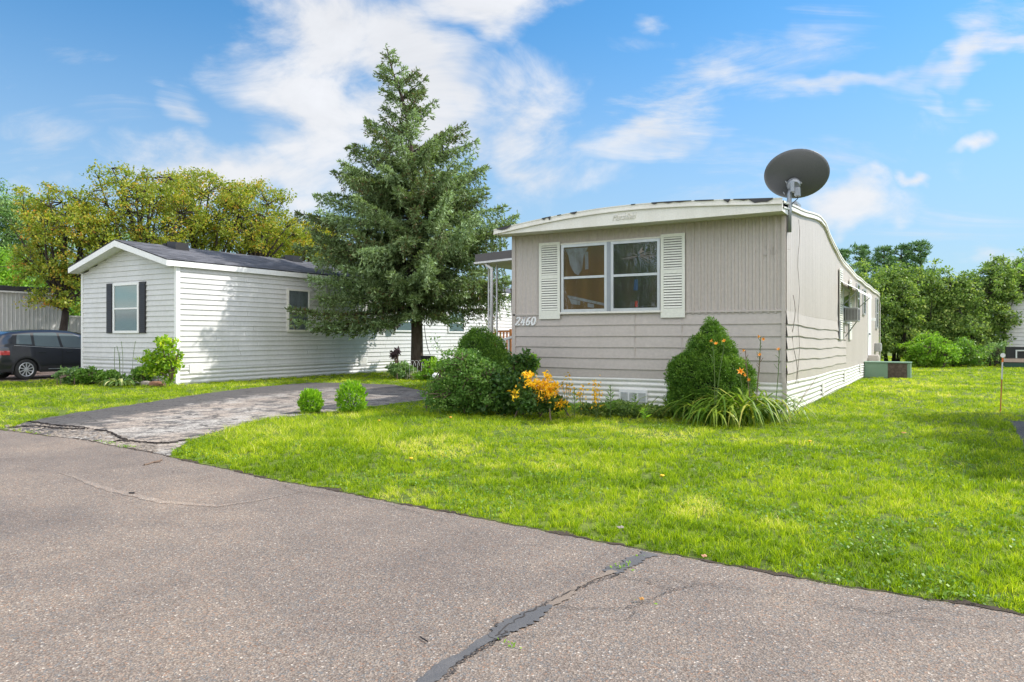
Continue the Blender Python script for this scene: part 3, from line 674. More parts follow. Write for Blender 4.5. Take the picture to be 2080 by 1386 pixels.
# front window
class Off:
    def __init__(s, pl, o): s.pl = pl; s.o = o
    def p(s, u, v, o): return s.pl.p(u, v, o+s.o)
def sash_window(parent, pl, u0, u1, z0, z1, frm, glass, back, depth=.10, split=.5, fw=.045, name='window', backname='curtain', proud=.03):
    pl = Off(pl, .028)
    f = MB(); f.pbox(pl, u0, u0+fw, z0, z1, -.02, proud); f.pbox(pl, u1-fw, u1, z0, z1, -.02, proud); f.pbox(pl, u0+fw, u1-fw, z1-fw, z1, -.02, proud); f.pbox(pl, u0+fw, u1-fw, z0, z0+fw, -.02, proud)
    zm = z0+(z1-z0)*split; f.pbox(pl, u0+fw, u1-fw, zm-.022, zm+.022, -.02, proud-.006)
    w = f.build(name, frm, parent)
    p1 = MB(); p1.pbox(pl, u0+fw, u1-fw, zm+.022, z1-fw, .012, .016); p1.build('upper_pane', glass, w)
    p2 = MB(); p2.pbox(pl, u0+fw, u1-fw, z0+fw, zm-.022, .008, .012); p2.build('lower_pane', glass, w)
    if back: b = MB(); b.pbox(pl, u0+fw, u1-fw, z0+fw, z1-fw, -.012, .004 if depth < .02 else -.010+.012); b.build(backname, back, w)
    return w
uL0, uL1, uM0, uM1, uR1 = FR.u(1142.5), FR.u(1235), FR.u(1235), FR.u(1243), FR.u(1342.5)
zT = .5*(FR.z(1142, 498.5)+FR.z(1342, 485.4)); zB = .5*(FR.z(1142, 634)+FR.z(1342, 631.5)); zM = (FR.z(1200, 563)-zB)/(zT-zB)
def brownpanel(name, c1, c2, streaks):
    m, nt, bs = mat(name); w = coords(nt, kind='World')
    wv = nt.nodes.new('ShaderNodeTexWave'); wv.inputs['Scale'].default_value = .7; wv.inputs['Distortion'].default_value = 2.5; nt.links.new(w, wv.inputs[0])
    n = noise_n(nt, coords(nt, (1.5, 1, .5), kind='World'), 2.2, 4, .6)
    c = mixc(nt, wv.outputs[0], c1, c2); c = mixc(nt, n, c, tuple(x*.3 for x in c2))
    n2 = noise_n(nt, coords(nt, (9, 1, 1.2), rot=(0, R(streaks), 0), kind='World'), 2.0, 7, .75, 1.2)
    rr = ramp(nt, [(.62, (0, 0, 0)), (.72, (1, 1, 1))]); nt.links.new(n2, rr.inputs[0])
    c = mixc(nt, math_n(nt, 'MULTIPLY', rr.outputs[0], .35), c, (.55, .52, .48))
    nt.links.new(c, bs.inputs['Base Color']); bs.inputs['Roughness'].default_value = .35; return m
M_inL = brownpanel('wood_panel_inside', (.33, .15, .055), (.25, .105, .038), 35)
M_inR = brownpanel('dark_room_inside', (.12, .075, .05), (.06, .045, .038), -55)
wL = sash_window(home, FR, uL0, uL1, zB, zT, M_alum, M_glassb, M_inL, split=zM, fw=.05, backname='wood_panel')
wR = sash_window(home, FR, uM1, uR1, zB, zT, M_alum, M_glassb, M_inR, split=zM, fw=.05, backname='dark_sheet')
mu = MB(); mu.pbox(FR, uM0+.001, uM1-.001, zB, zT, 0, .062); mu.build('mullion', M_galv, home)
sill = MB(); sill.pbox(FR, uL0-.02, uR1+.02, zB-.035, zB-.001, 0, .072); sill.build('window_sill', M_cream, home); sill = MB(); sill.pbox(FR, uL0-.01, uR1+.01, zT+.001, zT+.03, 0, .066); sill.build('window_trim', M_cream, home)
class FOff(Front):
    def p(s, u, v, o): return (u, s.Y-o-.028, v)
Off2 = FOff(12.62)
# shapes and things seen in the window
M_blue = paint('blue_cloth', (.05, .09, .2), .7, .2); M_red = paint('red_cloth', (.5, .04, .03), .7, .2); M_pale = paint('pale_sheet', (.36, .33, .36), .7, .9, (.16, .10, .06), 8)
def cut(pts, m, pl=Off2, o=.0035, parent=home, name='thing'):
    mb = MB(); mb.add([pl.p(pl.u(a), pl.z(a, b), o) for a, b in pts], [tuple(range(len(pts)))]); return mb.build(name, m, parent)
cut([(1149, 506), (1196, 503), (1187, 520), (1184, 548), (1176, 560), (1168, 555), (1160, 540), (1156, 520)], M_pale, name='pale_patch', parent=wL)  # pale shapes laid behind the upper left pane
cut([(1189, 512), (1196, 512), (1197, 547), (1190, 548)], M_pale, name='pale_strip', parent=wL, o=.005)
cut([(1154, 600), (1232, 617), (1232, 622), (1156, 606)], M_pale, name='shelf', parent=wL, o=.0035)
cut([(1158, 607), (1180, 612), (1180, 620), (1162, 618)], M_pale, name='box', parent=wL, o=.0045)
cut([(1195, 616), (1208, 619), (1208, 626), (1195, 624)], M_pale, name='box', parent=wL, o=.0045)
cut([(1290, 568), (1297, 568), (1297, 590), (1288, 590)], M_blue, name='blue_cloth', parent=wR)
cut([(1291, 613), (1296, 611), (1297, 624), (1291, 624)], M_red, name='red_cloth', parent=wR)
crk = MB(); r = random.Random(3)
for k in range(15):
    a = r.uniform(-.9, .5) if k < 11 else r.uniform(2.2, 4); l = r.uniform(14, 40); p0 = (1299, 519); p1 = (p0[0]+math.cos(a)*3, p0[1]-math.sin(a)*3); p2 = (p0[0]+math.cos(a)*l, min(556, max(492, p0[1]-math.sin(a)*l*.6))); p2 = (min(p2[0], 1337), p2[1])
    w = .7
    crk.add([FR.p(FR.u(a_), FR.z(a_, b_), .0485) for a_, b_ in ((p1[0], p1[1]), (p2[0], p2[1]), (p2[0], p2[1]+w*.7), (p1[0], p1[1]+w*1.3))], [(0, 1, 2, 3)])
crk.add([FR.p(FR.u(a_), FR.z(a_, b_), .0485) for a_, b_ in ((1299, 515), (1303, 507), (1308, 502), (1306, 509), (1311, 511), (1302, 516))], [(0, 1, 2, 3, 4, 5)])
crk.build('plastic_film_creases', paint('film_crease', (.24, .21, .18), .5, .6, (.10, .08, .07), 6), wR)
# shutters
def shutter(parent, pl, u0, u1, z0, z1, m, backm, n=13, fr=.055, dep=.035, mid=.55):
    s_ = MB(); pl = Off(pl, .014)
    s_.pbox(pl, u0, u0+fr, z0, z1, .02, dep); s_.pbox(pl, u1-fr, u1, z0, z1, .02, dep)
    zb = z0+.14*(z1-z0)/1.25; zt = z1-fr; zm = z0+(z1-z0)*mid
    s_.pbox(pl, u0+fr, u1-fr, z0, zb, .02, dep); s_.pbox(pl, u0+fr, u1-fr, zt, z1, .02, dep); s_.pbox(pl, u0+fr, u1-fr, zm-.035, zm+.035, .02, dep)
    so_ = s_.build('shutter', m, parent); sl2 = MB()
    for za, zc in ((zb, zm-.035), (zm+.035, zt)):
        for i in range(n):
            z = za+(zc-za)*(i+.5)/n; hh = (zc-za)/n*.36
            A = pl.p(u0+fr, z+hh, .022); Bq = pl.p(u1-fr, z+hh, .022); Cq = pl.p(u1-fr, z-hh, dep+.006); Dq = pl.p(u0+fr, z-hh, dep+.006)
            sl2.add([A, Bq, Cq, Dq, pl.p(u1-fr, z-hh, .022), pl.p(u0+fr, z-hh, .022)], [(0, 1, 2, 3), (3, 2, 4, 5)])
    sl2.build('slats', m, so_)
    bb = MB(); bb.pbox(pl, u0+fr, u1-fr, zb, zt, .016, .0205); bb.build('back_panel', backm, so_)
    return so_
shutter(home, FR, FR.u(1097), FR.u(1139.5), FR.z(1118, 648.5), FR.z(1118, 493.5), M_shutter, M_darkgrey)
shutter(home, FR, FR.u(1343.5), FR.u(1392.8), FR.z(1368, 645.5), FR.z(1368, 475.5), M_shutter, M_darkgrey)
# house number: serif italic digits cut as raised strokes
def digit_strokes(ch):
    def arc(cx, cy, rx, ry, a0, a1, n=14): return [(cx+rx*math.cos(R(a0+(a1-a0)*i/n)), cy+ry*math.sin(R(a0+(a1-a0)*i/n))) for i in range(n+1)]
    if ch == '2': return [arc(.30, .74, .22, .24, 160, -40)+[(.12, .16), (.06, .06)], [(.05, .05), (.30, .06), (.52, .04), (.56, .18)]]
    if ch == '4': return [[(.40, .98), (.05, .32), (.30, .33), (.60, .33)], [(.42, .98), (.42, .5), (.42, .02)], [(.28, .02), (.56, .02)]]
    if ch == '6': return [[(.55, .95), (.38, .92), (.2, .7), (.12, .45), (.12, .3)]+arc(.32, .28, .20, .24, 170, 530, 22)]
    if ch == '0': return [arc(.32, .5, .24, .46, 0, 360, 28)]
    if ch == '3': return [arc(.3, .74, .2, .22, 150, -80)+arc(.3, .27, .24, .25, 80, -150)]
    if ch == '7': return [[(.05, .92), (.55, .92), (.25, .02)]]
    if ch == '1': return [[(.15, .8), (.3, .96), (.3, .02)]]
def number(text, u0, z0, hgt, pitch, m, parent, name, shear=.18, o0=.02, o1=.034, wmul=1.0):
    mb = MB()
    for k, ch in enumerate(text):
        if ch in ' -':
            if ch == '-': mb.pbox(FR, u0+k*pitch, u0+k*pitch+.05, z0+hgt*.5, z0+hgt*.53, o0, o1)
            continue
        for st in digit_strokes(ch):
            for j in range(len(st)-1):
                (ax, ay), (bx, by) = st[j], st[j+1]; dx, dy = bx-ax, by-ay; L_ = math.hypot(dx, dy)+1e-9
                w = (.035+.075*abs(dy/L_))*wmul                     # thin horizontals, thick verticals
                ex_, ey_ = (dx/L_*.012, dy/L_*.012); px_, py_ = -dy/L_*w, dx/L_*w
                q4 = [(ax-ex_-px_, ay-ey_-py_), (bx+ex_-px_, by+ey_-py_), (bx+ex_+px_, by+ey_+py_), (ax-ex_+px_, ay-ey_+py_)]
                P4 = [FR.p(u0+k*pitch+(a+b*shear)*hgt*.95, z0+b*hgt, o0) for a, b in q4]
                mb.prism(P4, Vector((0, -(o1-o0)-.0004*j, 0)))
    return mb.build(name, m, parent)
number('2460', FR.u(1048.5), FR.z(1060, 661.5), .165, (FR.u(1091)-FR.u(1048.5))/4.05, M_whitetrim, home, 'house_number', o0=.012, o1=.040)
M_ghost = paint('ghost_mark', (.40, .355, .32), .6, .5, (.48, .43, .39), 12)
number('-30 -', FR.u(1533), FR.z(1550, 520), .16, .13, M_ghost, home, 'faded_old_number', shear=.1, o0=.0145, o1=.0155, wmul=.35)
cu = bpy.data.curves.new('emblem', 'FONT'); cu.body = 'Marshfield'; cu.size = .17; cu.shear = .45; cu.extrude = .008; cu.space_character = .92
eo = bpy.data.objects.new('tmp_text', cu); COL.objects.link(eo); bpy.context.view_layer.update()
em = bpy.data.meshes.new_from_object(eo.evaluated_get(bpy.context.evaluated_depsgraph_get())); bpy.data.objects.remove(eo)
wmax = max(v.co.x for v in em.vertices); uE = Front(YF-.012); ue0, ue1 = uE.u(1243), uE.u(1293); ze = uE.z(1268, 446)
for v_ in em.vertices:
    x_, y_, z_ = v_.co; v_.co = (ue0+x_/wmax*(ue1-ue0)-home.location.x, YF-.010-z_-home.location.y, ze+y_*.95)
em.materials.clear(); em.materials.append(M_cream); emo = bpy.data.objects.new('emblem_lettering', em); COL.objects.link(emo); emo.parent = home

# side wall openings
def side_open(px0, px1, py0, py1, frm=M_darkgrey):
    u0, u1 = SD.u(px0), SD.u(px1); pm = (px0+px1)/2; return u0, u1, SD.z(pm, py1), SD.z(pm, py0)
u0, u1 = SD.u(1708.5), SD.u(1722); z0, z1 = 1.62, 2.55
sash_window(home, SD, u0, u1, z0+.02, z1, M_alum, M_dglass, None, split=.45, fw=.06)
shutter(home, SD, SD.u(1702), SD.u(1708), SD.z(1705, 690), SD.z(1705, 546), M_shutter, M_darkgrey)
shutter(home, SD, SD.u(1722.5), SD.u(1727), SD.z(1724, 690), SD.z(1724, 568), M_shutter, M_darkgrey)
for px in (1701.5, 1720): b = MB(); u = SD.u(px); b.pbox(SD, u, u+.05, SD.z(px, 690), SD.z(px, 652), .03, .06); b.build('support_leg', M_galv, home)
for px0, px1, py0, py1 in ((1738, 1743, 577, 637), (1751, 1755.5, 588, 640), (1777.5, 1781, 606, 668)):
    a_, b_, c_, d_ = side_open(px0, px1, py0, py1); sash_window(home, SD, a_, b_, c_, d_, M_alum, M_dglass, None, split=.5, fw=.05)
a_, b_, c_, d_ = side_open(1762, 1768, 597, 727); d0 = MB(); d0.pbox(SD, a_, b_, c_, d_, .004, .03); do = d0.build('door', M_whitetrim, home)
d1 = MB(); d1.pbox(SD, a_+.1, a_+.22, 1.35, 1.42, .03, .08); d1.build('handle', M_galv, do)
d1 = MB(); d1.pbox(SD, b_+.1, b_+.3, SD.z(1768, 652), SD.z(1768, 646), .02, .14); d1.build('porch_light', M_whitetrim, home)
# awning over the side window
aw = thing('window_awning', SD.p(SD.u(1715), 2.5, 0), 'weathered white metal awning over the side window of the beige home', 'awning')
ua, ub = SD.u(1704), SD.u(1738); mb = MB(); rows = []
nn_ = 40
for k in range(nn_+1):
    u = ua+(ub-ua)*k/nn_; rip = .018*(k % 2); rows.append([SD.p(u, 2.66-.0*k+rip, .03), SD.p(u, 2.44+rip, .42), SD.p(u, 2.38+rip, .44)])
mb.grid(rows); mb.build('canopy', M_cream, aw)
for ux in (ua+.2, ub-.3): mb = MB(); mb.tube([SD.p(ux, 2.05, .03), SD.p(ux, 2.43, .42)], .012, 5); mb.build('bracket', M_galv, aw)
# window air conditioner
uac = SD.u(1711); ac = thing('window_air_conditioner', SD.p(uac, 1.6, 0), 'grey window air conditioner sticking out of the side window under the awning', 'air conditioner')
mb = MB(); w_ = SD.u(1720)-uac; mb.pbox(SD, uac, uac+.50, 1.68, 2.03, .05, .36); cs_ = mb.build('casing', M_acgrey, ac, bevel=.012)
mb = MB()
for k in range(8): mb.box(X1h+.09+k*.033, X1h+.105+k*.033, Y0h+(uac-Y0h)-.004, uac, 1.72, 1.99)
mb.build('side_vents', M_darkgrey, ac)
mb = MB(); mb.pbox(SD, uac+.04, uac+.46, 1.72, 1.99, .361, .366); mb.build('rear_grille', M_darkgrey, ac)
mb = MB(); mb.tube([SD.p(uac+.3, 1.68, .3), SD.p(uac+.3, 1.3, .04)], .014, 5); mb.build('brace', M_galv, ac)
# meter boxes
def boxthing(name, px0, px1, py0, py1, dep, m, label, cat):
    u0, u1 = SD.u(px0), SD.u(px1); pm = (px0+px1)/2; z0, z1 = SD.z(pm, py1), SD.z(pm, py0)
    t = thing(name, SD.p((u0+u1)/2, z0, 0), label, cat); mb = MB(); mb.pbox(SD, u0, u0+min(u1-u0, .6), z0, z1, .01, dep); mb.build('cabinet', m, t, bevel=.01)
    mb = MB(); mb.pbox(SD, u0+.04, u0+min(u1-u0, .6)-.04, z0+.04, z1-.04, dep+.001, dep+.012); mb.build('cover', m, t); return t
boxthing('meter_box', 1776, 1783, 697, 714, .2, M_acgrey, 'upper grey meter box high at the far end of the beige side wall', 'meter box')
boxthing('utility_box', 1762, 1768, 721, 737, .32, M_taupe, 'taupe utility box low on the side wall just above the green condenser', 'utility box')
# cables
def cable(pts, r_, label, m=M_cable, name='cable', cat='cable'):
    mb = MB(); mb.tube(pts, r_, 5); o = mb.build(name, m); return tag(o, label, cat)
yq = Y0h+.28
cable([SD.p(SD.u(1618+ .3*math.sin(k*.9)), 3.35-(3.35-.45)*k/14, .035+.015*math.sin(k*1.3)) for k in range(15)], .0045, 'thin brown cable hanging down the side wall near the front corner')
cable([SD.p(SD.u(1606+6*(k/12)**1.5), 2.0-1.5*k/12, .04+.03*math.sin(k*.8)) for k in range(13)], .006, 'loose dark wire drooping beside the front corner post')
cable([(X1h+.05, Y1h-.05, 2.8-(2.5)*k/12) if k else (X1h+.02, Y1h-.3, 2.95) for k in range(13)], .012, 'pale conduit running down the far rear corner of the beige home', M_skirt)
cable([(X0h-.05+.02*math.sin(k*.7), Y0h+.05, 3.28-2.2*k/12) for k in range(13)], .012, 'black cable running down the left front corner by the porch', M_black)
# satellite dish
P0 = D(1606, 12.1); ph = Vector((P0.x, P0.y, 0)); dish = thing('satellite_dish', (ph.x, ph.y, 2.95), 'grey oval satellite dish on bent pole at the front roof corner', 'satellite dish')
dD = 12.05
def zz(py): return CH+(HOR-py)*dD/F
b0 = D(1603, dD, zz(472)); b1 = D(1603, dD, zz(425)); b2 = D(1603.5, dD, zz(395)); b3 = D(1606, dD, zz(384))
mb = MB(); mb.tube([b0, b1, b2, b3], .038, 10); mb.build('mast', M_galv, dish, smooth=True)
c = D(1620, dD, zz(356))
camdir = Vector((-sn, cs, 0)); nrm = (Vector((-sn, cs, 0))*.86+Vector((cs, sn, 0))*.10+Vector((0, 0, .52))).normalized()      # faces away, up to the south sky
rt_ = camdir.cross(Vector((0, 0, 1))).normalized(); rt_ = (rt_-nrm*rt_.dot(nrm)).normalized(); upv = rt_.cross(nrm).normalized()
if upv.z < 0: upv = -upv
def dishM(rx, ry): return lambda r_, q_, h_: c+rt_*(r_*rx*math.cos(q_))+upv*(r_*ry*math.sin(q_))+nrm*h_
RX, RY = 64.5*dD/F, 46*dD/F*1.13
mb = MB(); f_ = dishM(RX, RY); rows = []
for i in range(13):
    t = i/12; rows.append([f_(t, 2*math.pi*j/48, .11*t*t-.06) for j in range(49)])
for t, h_ in ((1.0, .065), (.97, .075), (0.01, -.02)): rows.append([f_(t, 2*math.pi*j/48, h_ if t > .5 else -.03) for j in range(49)])
mb.grid(rows); mb.build('reflector', M_greymetal, dish, smooth=True)
hub = D(1611, dD, zz(374)); mb = MB(); Mx = Matrix.Translation(hub-nrm*.03) @ nrm.to_track_quat('Z', 'Y').to_matrix().to_4x4()
mb.lathe([(0, -.07), (.075, -.07), (.105, -.04), (.11, .02), (0, .02)], Mx, 20); mb.build('mount_plate', M_galv, dish, smooth=False)
mb = MB(); mb.box(-.06, .0, -.06, .06, -.09, .09, Matrix.Translation(hub-nrm*.12)); mb.box(-.03, .06, -.03, .05, -.11, .03, Matrix.Translation(hub-nrm*.10+Vector((.03, 0, -.06)))); mb.build('bracket', M_galv, dish, bevel=.006)
for dx, dy in ((-.12, .03), (.12, .03), (-.12, -.16), (.12, -.16)): mb = MB(); q_ = hub+rt_*dx+upv*dy-nrm*.02; mb.lathe([(0, -.03), (.009, -.03), (.009, .05)], Matrix.Translation(q_) @ nrm.to_track_quat('Z', 'Y').to_matrix().to_4x4(), 6); mb.build('bolt', M_alum, dish)
arm_s = hub-upv*.18; mb = MB(); mb.tube([arm_s, arm_s+nrm*.55-upv*.18], .02, 6); mb.build('feed_arm', M_greymetal, dish)
mb = MB(); mb.tube([hub+Vector((.09, 0, -.1)), hub+Vector((.07, 0, -.25)), D(1608, dD, zz(415)), D(1604, dD, zz(440))], .008, 5); mb.build('dish_cable', M_black, dish)
# green condenser box beside the home
yc = 25.8; gb = thing('condenser_unit', (-1.6, yc, 0), 'low green metal condenser box with rusty coil panel beside the beige home', 'air conditioner')
PC = Front(yc); ux0, ux1, ux2, ux3 = PC.u(1756), PC.u(1803), PC.u(1843), PC.u(1849.5)
mb = MB(); mb.box(ux0, ux1, yc, yc+.75, 0, .47); mb.box(ux1, ux2, yc+.03, yc+.74, 0, .465); mb.box(ux2, ux3, yc, yc+.75, 0, .47); mb.build('cabinet', M_greenbox, gb)
mb = MB(); mb.box(ux0-.02, ux3+.02, yc-.03, yc+.78, .472, .50); mb.build('lid', M_greenbox, gb, bevel=.006)
mb = MB(); r = random.Random(4)
for k in range(14): mb.box(ux1+.01, ux2-.01, yc+.004, yc+.024, .02+k*.032, .038+k*.032)
mb.box(ux1+.01, ux2-.01, yc+.025, yc+.028, .0, .46)
mb.build('rusty_coil', M_rust, gb)

# porch on the left side of the beige home
pc = thing('porch', (-8.3, 15.5, 0), 'covered porch with dark roof edge and white posts at the left of beige home', 'porch')
PF = Front(15.0)
xa, xb = PF.u(965), X0h-.005; zt_ = PF.z(965, 519)
mb = MB(); mb.hexa([(xa, 15.0, zt_-.17), (xb, 15.0, zt_-.06), (xb, 22, zt_-.06), (xa, 22, zt_-.17)], [(xa, 15.0, zt_+.02), (xb, 15.0, zt_+.15), (xb, 22, zt_+.15), (xa, 22, zt_+.02)]); mb.build('roof_edge', M_darkgrey, pc)
mb = MB(); mb.hexa([(xa-.02, 14.97, zt_-.215), (xb, 14.97, zt_-.12), (xb, 22, zt_-.12), (xa-.02, 22, zt_-.215)], [(xa-.02, 14.97, zt_-.172), (xb, 14.97, zt_-.062), (xb, 22, zt_-.062), (xa-.02, 22, zt_-.172)]); mb.build('soffit', M_porchw, pc)
mb = MB(); x_ = PF.u(996); mb.tube([(PF.u(984), 15.06, zt_-.2), (PF.u(986), 15.06, zt_-.26), (x_, 15.06, zt_-.34), (x_, 15.06, zt_-.6), (x_, 15.06, .1)], .038, 8); mb.build('downspout', M_porchw, pc, smooth=True)
def lattice_post(px, Y):
    P_ = Front(Y); x = P_.u(px); mb = MB()
    for dx in (-.12, .12): mb.box(x+dx-.016, x+dx+.016, Y-.016, Y+.016, .0, zt_-.2)
    k = 0; z = .3
    while z < zt_-.35:
        sg = 1 if k % 2 else -1; mb.tube([(x-.11*sg, Y, z), (x, Y, z+.12), (x+.11*sg, Y, z+.24)], .008, 4); z += .24; k += 1
    return mb.build('post', M_porchw, pc)
lattice_post(1001, 15.4)
Ys = 14.3
mb = MB(); Pz = Front(Ys); p_a = Pz.p(Pz.u(1008), Pz.z(1008, 697), 0); p_b = Pz.p(X0h-.02, Pz.z(1042, 662), 0)
mb.prism([p_a, p_b, (p_b[0], Ys, p_b[2]+.05), (p_a[0], Ys, p_a[2]+.05)], (0, .07, 0)); hr = mb.build('stair_rail', M_porchw, pc)
for px in (1013, 1023, 1032, 1040): mb = MB(); x = Pz.u(px); mb.box(x-.018, x+.018, Ys+.015, Ys+.05, 0, p_a[2]+(x-p_a[0])/(p_b[0]-p_a[0])*(p_b[2]-p_a[2])+.005); mb.build('baluster', M_porchw, hr)
mb = MB()
for k in range(3): mb.box(xa+.35+.28*k, xb, 14.6, 16, .0+.001*k, .2*(k+1))
mb.build('steps', M_wood, pc)
# ---------------------------------------------------------------- white mobile home
FW = Front(12.35); SW = Side(-17.8)
X0w, X1w, Y0w, Y1w = -22.3, -17.8, 12.35, 31.5; XR = (X0w+X1w)/2; ZE = 3.20; ZR = 4.03; YG = Y0w-.35
wh = thing('mobile_home', (XR, Y0w, 0), 'white vinyl sided mobile home with charcoal shingle gable roof and black shutters', 'mobile home')
def gx(z): # half width of the gable at height z
    return (X1w-X0w)/2 if z <= ZE else (X1w-X0w)/2*(1-(z-ZE)/(ZR-.12-ZE))
fwm = MB(); z = .70; pit = .145
while z < ZR-.14:
    z2 = min(z+pit, ZR-.13); a0, a1 = gx(z), gx(z2)
    fwm.grid([[FW.p(XR-a1, z2, .003), FW.p(XR+a1, z2, .003)], [FW.p(XR-a1, (z+z2)/2, .012), FW.p(XR+a1, (z+z2)/2, .012)], [FW.p(XR-a0, z+.004, .024), FW.p(XR+a0, z+.004, .024)], [FW.p(XR-a0, z, .002), FW.p(XR+a0, z, .002)]]); z += pit
fwm.build('front_siding', M_white, wh)
swm = MB(); prof = []; z = ZE
while z > .58: prof += [(z, .002), (z-pit/2, .011), (z-pit+.005, .024), (z-pit, .002)]; z -= pit
zs = z
extrude_u(swm, SW, prof, Y0w, Y1w, 8)
rj = random.Random(2); z = ZE
while z > .6:
    for y_ in (14.2, 17.8, 21.4, 25.0, 28.6):
        yj = y_+rj.uniform(-.9, .9); swm.add([SW.p(yj, z, .004), SW.p(yj+.012, z, .004), SW.p(yj+.012, z-pit+.006, .0275), SW.p(yj, z-pit+.006, .0275), SW.p(yj-.0, z, .0), SW.p(yj, z-pit+.006, .0)], [(0, 1, 2, 3), (4, 0, 3, 5)])
    z -= pit
swm.build('side_siding', M_white, wh)
sk = MB(); extrude_u(sk, FW, [(v, o) for v, o in skirt_prof(.70, 0, .115, .018)], X0w, X1w, 1)
sk.build('front_skirting', M_white, wh, smooth=True)
sk = MB(); extrude_u(sk, SW, [(v, o) for v, o in skirt_prof(zs+.005, 0, .115, .024)], Y0w, Y1w, 1)
sk.build('side_skirting', M_white, wh, smooth=True)
ct = MB(); ct.box(X1w-.06, X1w+.028, Y0w-.03, Y0w+.09, 0, ZE); ct.build('corner_trim', M_whitetrim, wh); ct = MB(); ct.box(X0w-.025, X0w+.06, Y0w-.03, Y0w+.05, 0, ZE-.02); ct.build('corner_trim', M_whitetrim, wh)
bx = MB(); bx.box(X0w, X0w+.01, Y0w+.06, Y1w, 0, ZE); bx.box(X0w, X1w, Y1w-.02, Y1w, 0, ZE)
bx.add([(X0w, Y1w, ZE), (X1w, Y1w, ZE), (XR, Y1w, ZR-.12)], [(0, 1, 2)]); bx.build('rear_walls', M_white, wh)
ov = .10; sl_w = (ZR-.16-ZE)/(XR-X0w)
# roof slabs
rf = MB()
for sg in (-1, 1):
    xe = (X1w+ov) if sg > 0 else (X0w-ov)
    zt0 = 3.36
    rf.hexa([(xe, YG, zt0-.03), (XR, YG, ZR-.03), (XR, Y1w+.3, ZR-.03), (xe, Y1w+.3, zt0-.03)], [(xe+sg*.02, YG-.02, zt0), (XR, YG-.02, ZR), (XR, Y1w+.32, ZR), (xe+sg*.02, Y1w+.32, zt0)])
wroof = rf.build('roof', M_shingle, wh)
fa = MB()
for sg in (-1, 1):
    xe = (X1w+ov) if sg > 0 else (X0w-ov); zt0 = 3.36
    fa.prism([(xe, YG-.015, zt0-.18), (xe, YG-.015, zt0-.032), (XR, YG-.015, ZR-.032), (XR, YG-.015, ZR-.20)], (0, .03, 0))
    fa.box(min(xe, xe+sg*.012), max(xe, xe+sg*.012), YG-.012, Y1w+.3, zt0-.18, zt0-.034)
    xw = X1w if sg > 0 else X0w
    fa.add([(xe, YG+.015, zt0-.178), (xe, Y0w+.02, zt0-.178), (XR, Y0w+.02, ZR-.2), (XR, YG+.015, ZR-.2)], [(0, 1, 2, 3)])
    fa.add([(xe, Y0w+.02, ZE+.005), (xe, Y1w, ZE+.005), (xw, Y1w, ZE+.005), (xw, Y0w+.02, ZE+.005)], [(0, 1, 2, 3)])
fa.build('fascia', M_whitetrim, wh)
def roofpt(px, py):   # on right roof slope
    # solve along ray for plane z = ZR-(x-XR)*k
    k = (ZR-3.36)/(X1w+ov-XR); a = (px-1040)/F; b = (HOR-py)/F
    # X=d*(cs*a-sn), z=CH+b*d ; CH+b d = ZR-(X-XR)k
    d = (ZR+XR*k-CH)/(b+(cs*a-sn)*k); return Vector((d*(cs*a-sn), d*(cs+sn*a), CH+b*d))
for px, py in ((361, 505), (596, 530)):
    p = roofpt(px, py); mb = MB(); w2 = .23; p.z += .05
    mb.hexa([(p.x-w2, p.y-w2, p.z-.08), (p.x+w2, p.y-w2, p.z-.15), (p.x+w2, p.y+w2, p.z-.15), (p.x-w2, p.y+w2, p.z-.08)], [(p.x-w2*.9, p.y-w2*.9, p.z+.15), (p.x+w2*.9, p.y-w2*.9, p.z+.11), (p.x+w2*.9, p.y+w2*.9, p.z+.11), (p.x-w2*.9, p.y+w2*.9, p.z+.15)])
    mb.hexa([(p.x-w2*1.5, p.y-w2*1.3, p.z+.07), (p.x-w2*.9, p.y-w2, p.z-.02), (p.x-w2*.9, p.y+w2, p.z-.02), (p.x-w2*1.5, p.y+w2*1.3, p.z+.07)], [(p.x-w2*1.3, p.y-w2, p.z+.095), (p.x-w2*.95, p.y-w2, p.z+.095), (p.x-w2*.95, p.y+w2, p.z+.095), (p.x-w2*1.3, p.y+w2, p.z+.095)])
    mb.build('roof_vent', M_black, wh)
M_blinds = paint('window_blinds', (.30, .35, .33), .7, .3, (.2, .24, .23), 3)
def blindm():
    m, nt, bs = mat('blinds'); w = coords(nt, kind='World'); wv = nt.nodes.new('ShaderNodeTexWave'); wv.bands_direction = 'Z'; wv.inputs['Scale'].default_value = 40; nt.links.new(w, wv.inputs[0])
    nt.nodes.remove(wv); r = ramp(nt, [(.0, (.13, .17, .16)), (1, (.34, .41, .37))]); s3 = nt.nodes.new('ShaderNodeSeparateXYZ'); nt.links.new(w, s3.inputs[0])
    mr = nt.nodes.new('ShaderNodeMapRange'); mr.inputs[1].default_value = 1.9; mr.inputs[2].default_value = 2.15; nt.links.new(s3.outputs[2], mr.inputs[0]); nt.links.new(mr.outputs[0], r.inputs[0])
    nt.links.new(r.outputs[0], bs.inputs['Base Color']); return m
M_bl = blindm()
wf = sash_window(wh, FW, FW.u(232.5), FW.u(285), FW.z(259, 677), FW.z(259, 575), M_whitetrim, M_glass, M_bl, split=.49, fw=.07, backname='blinds')
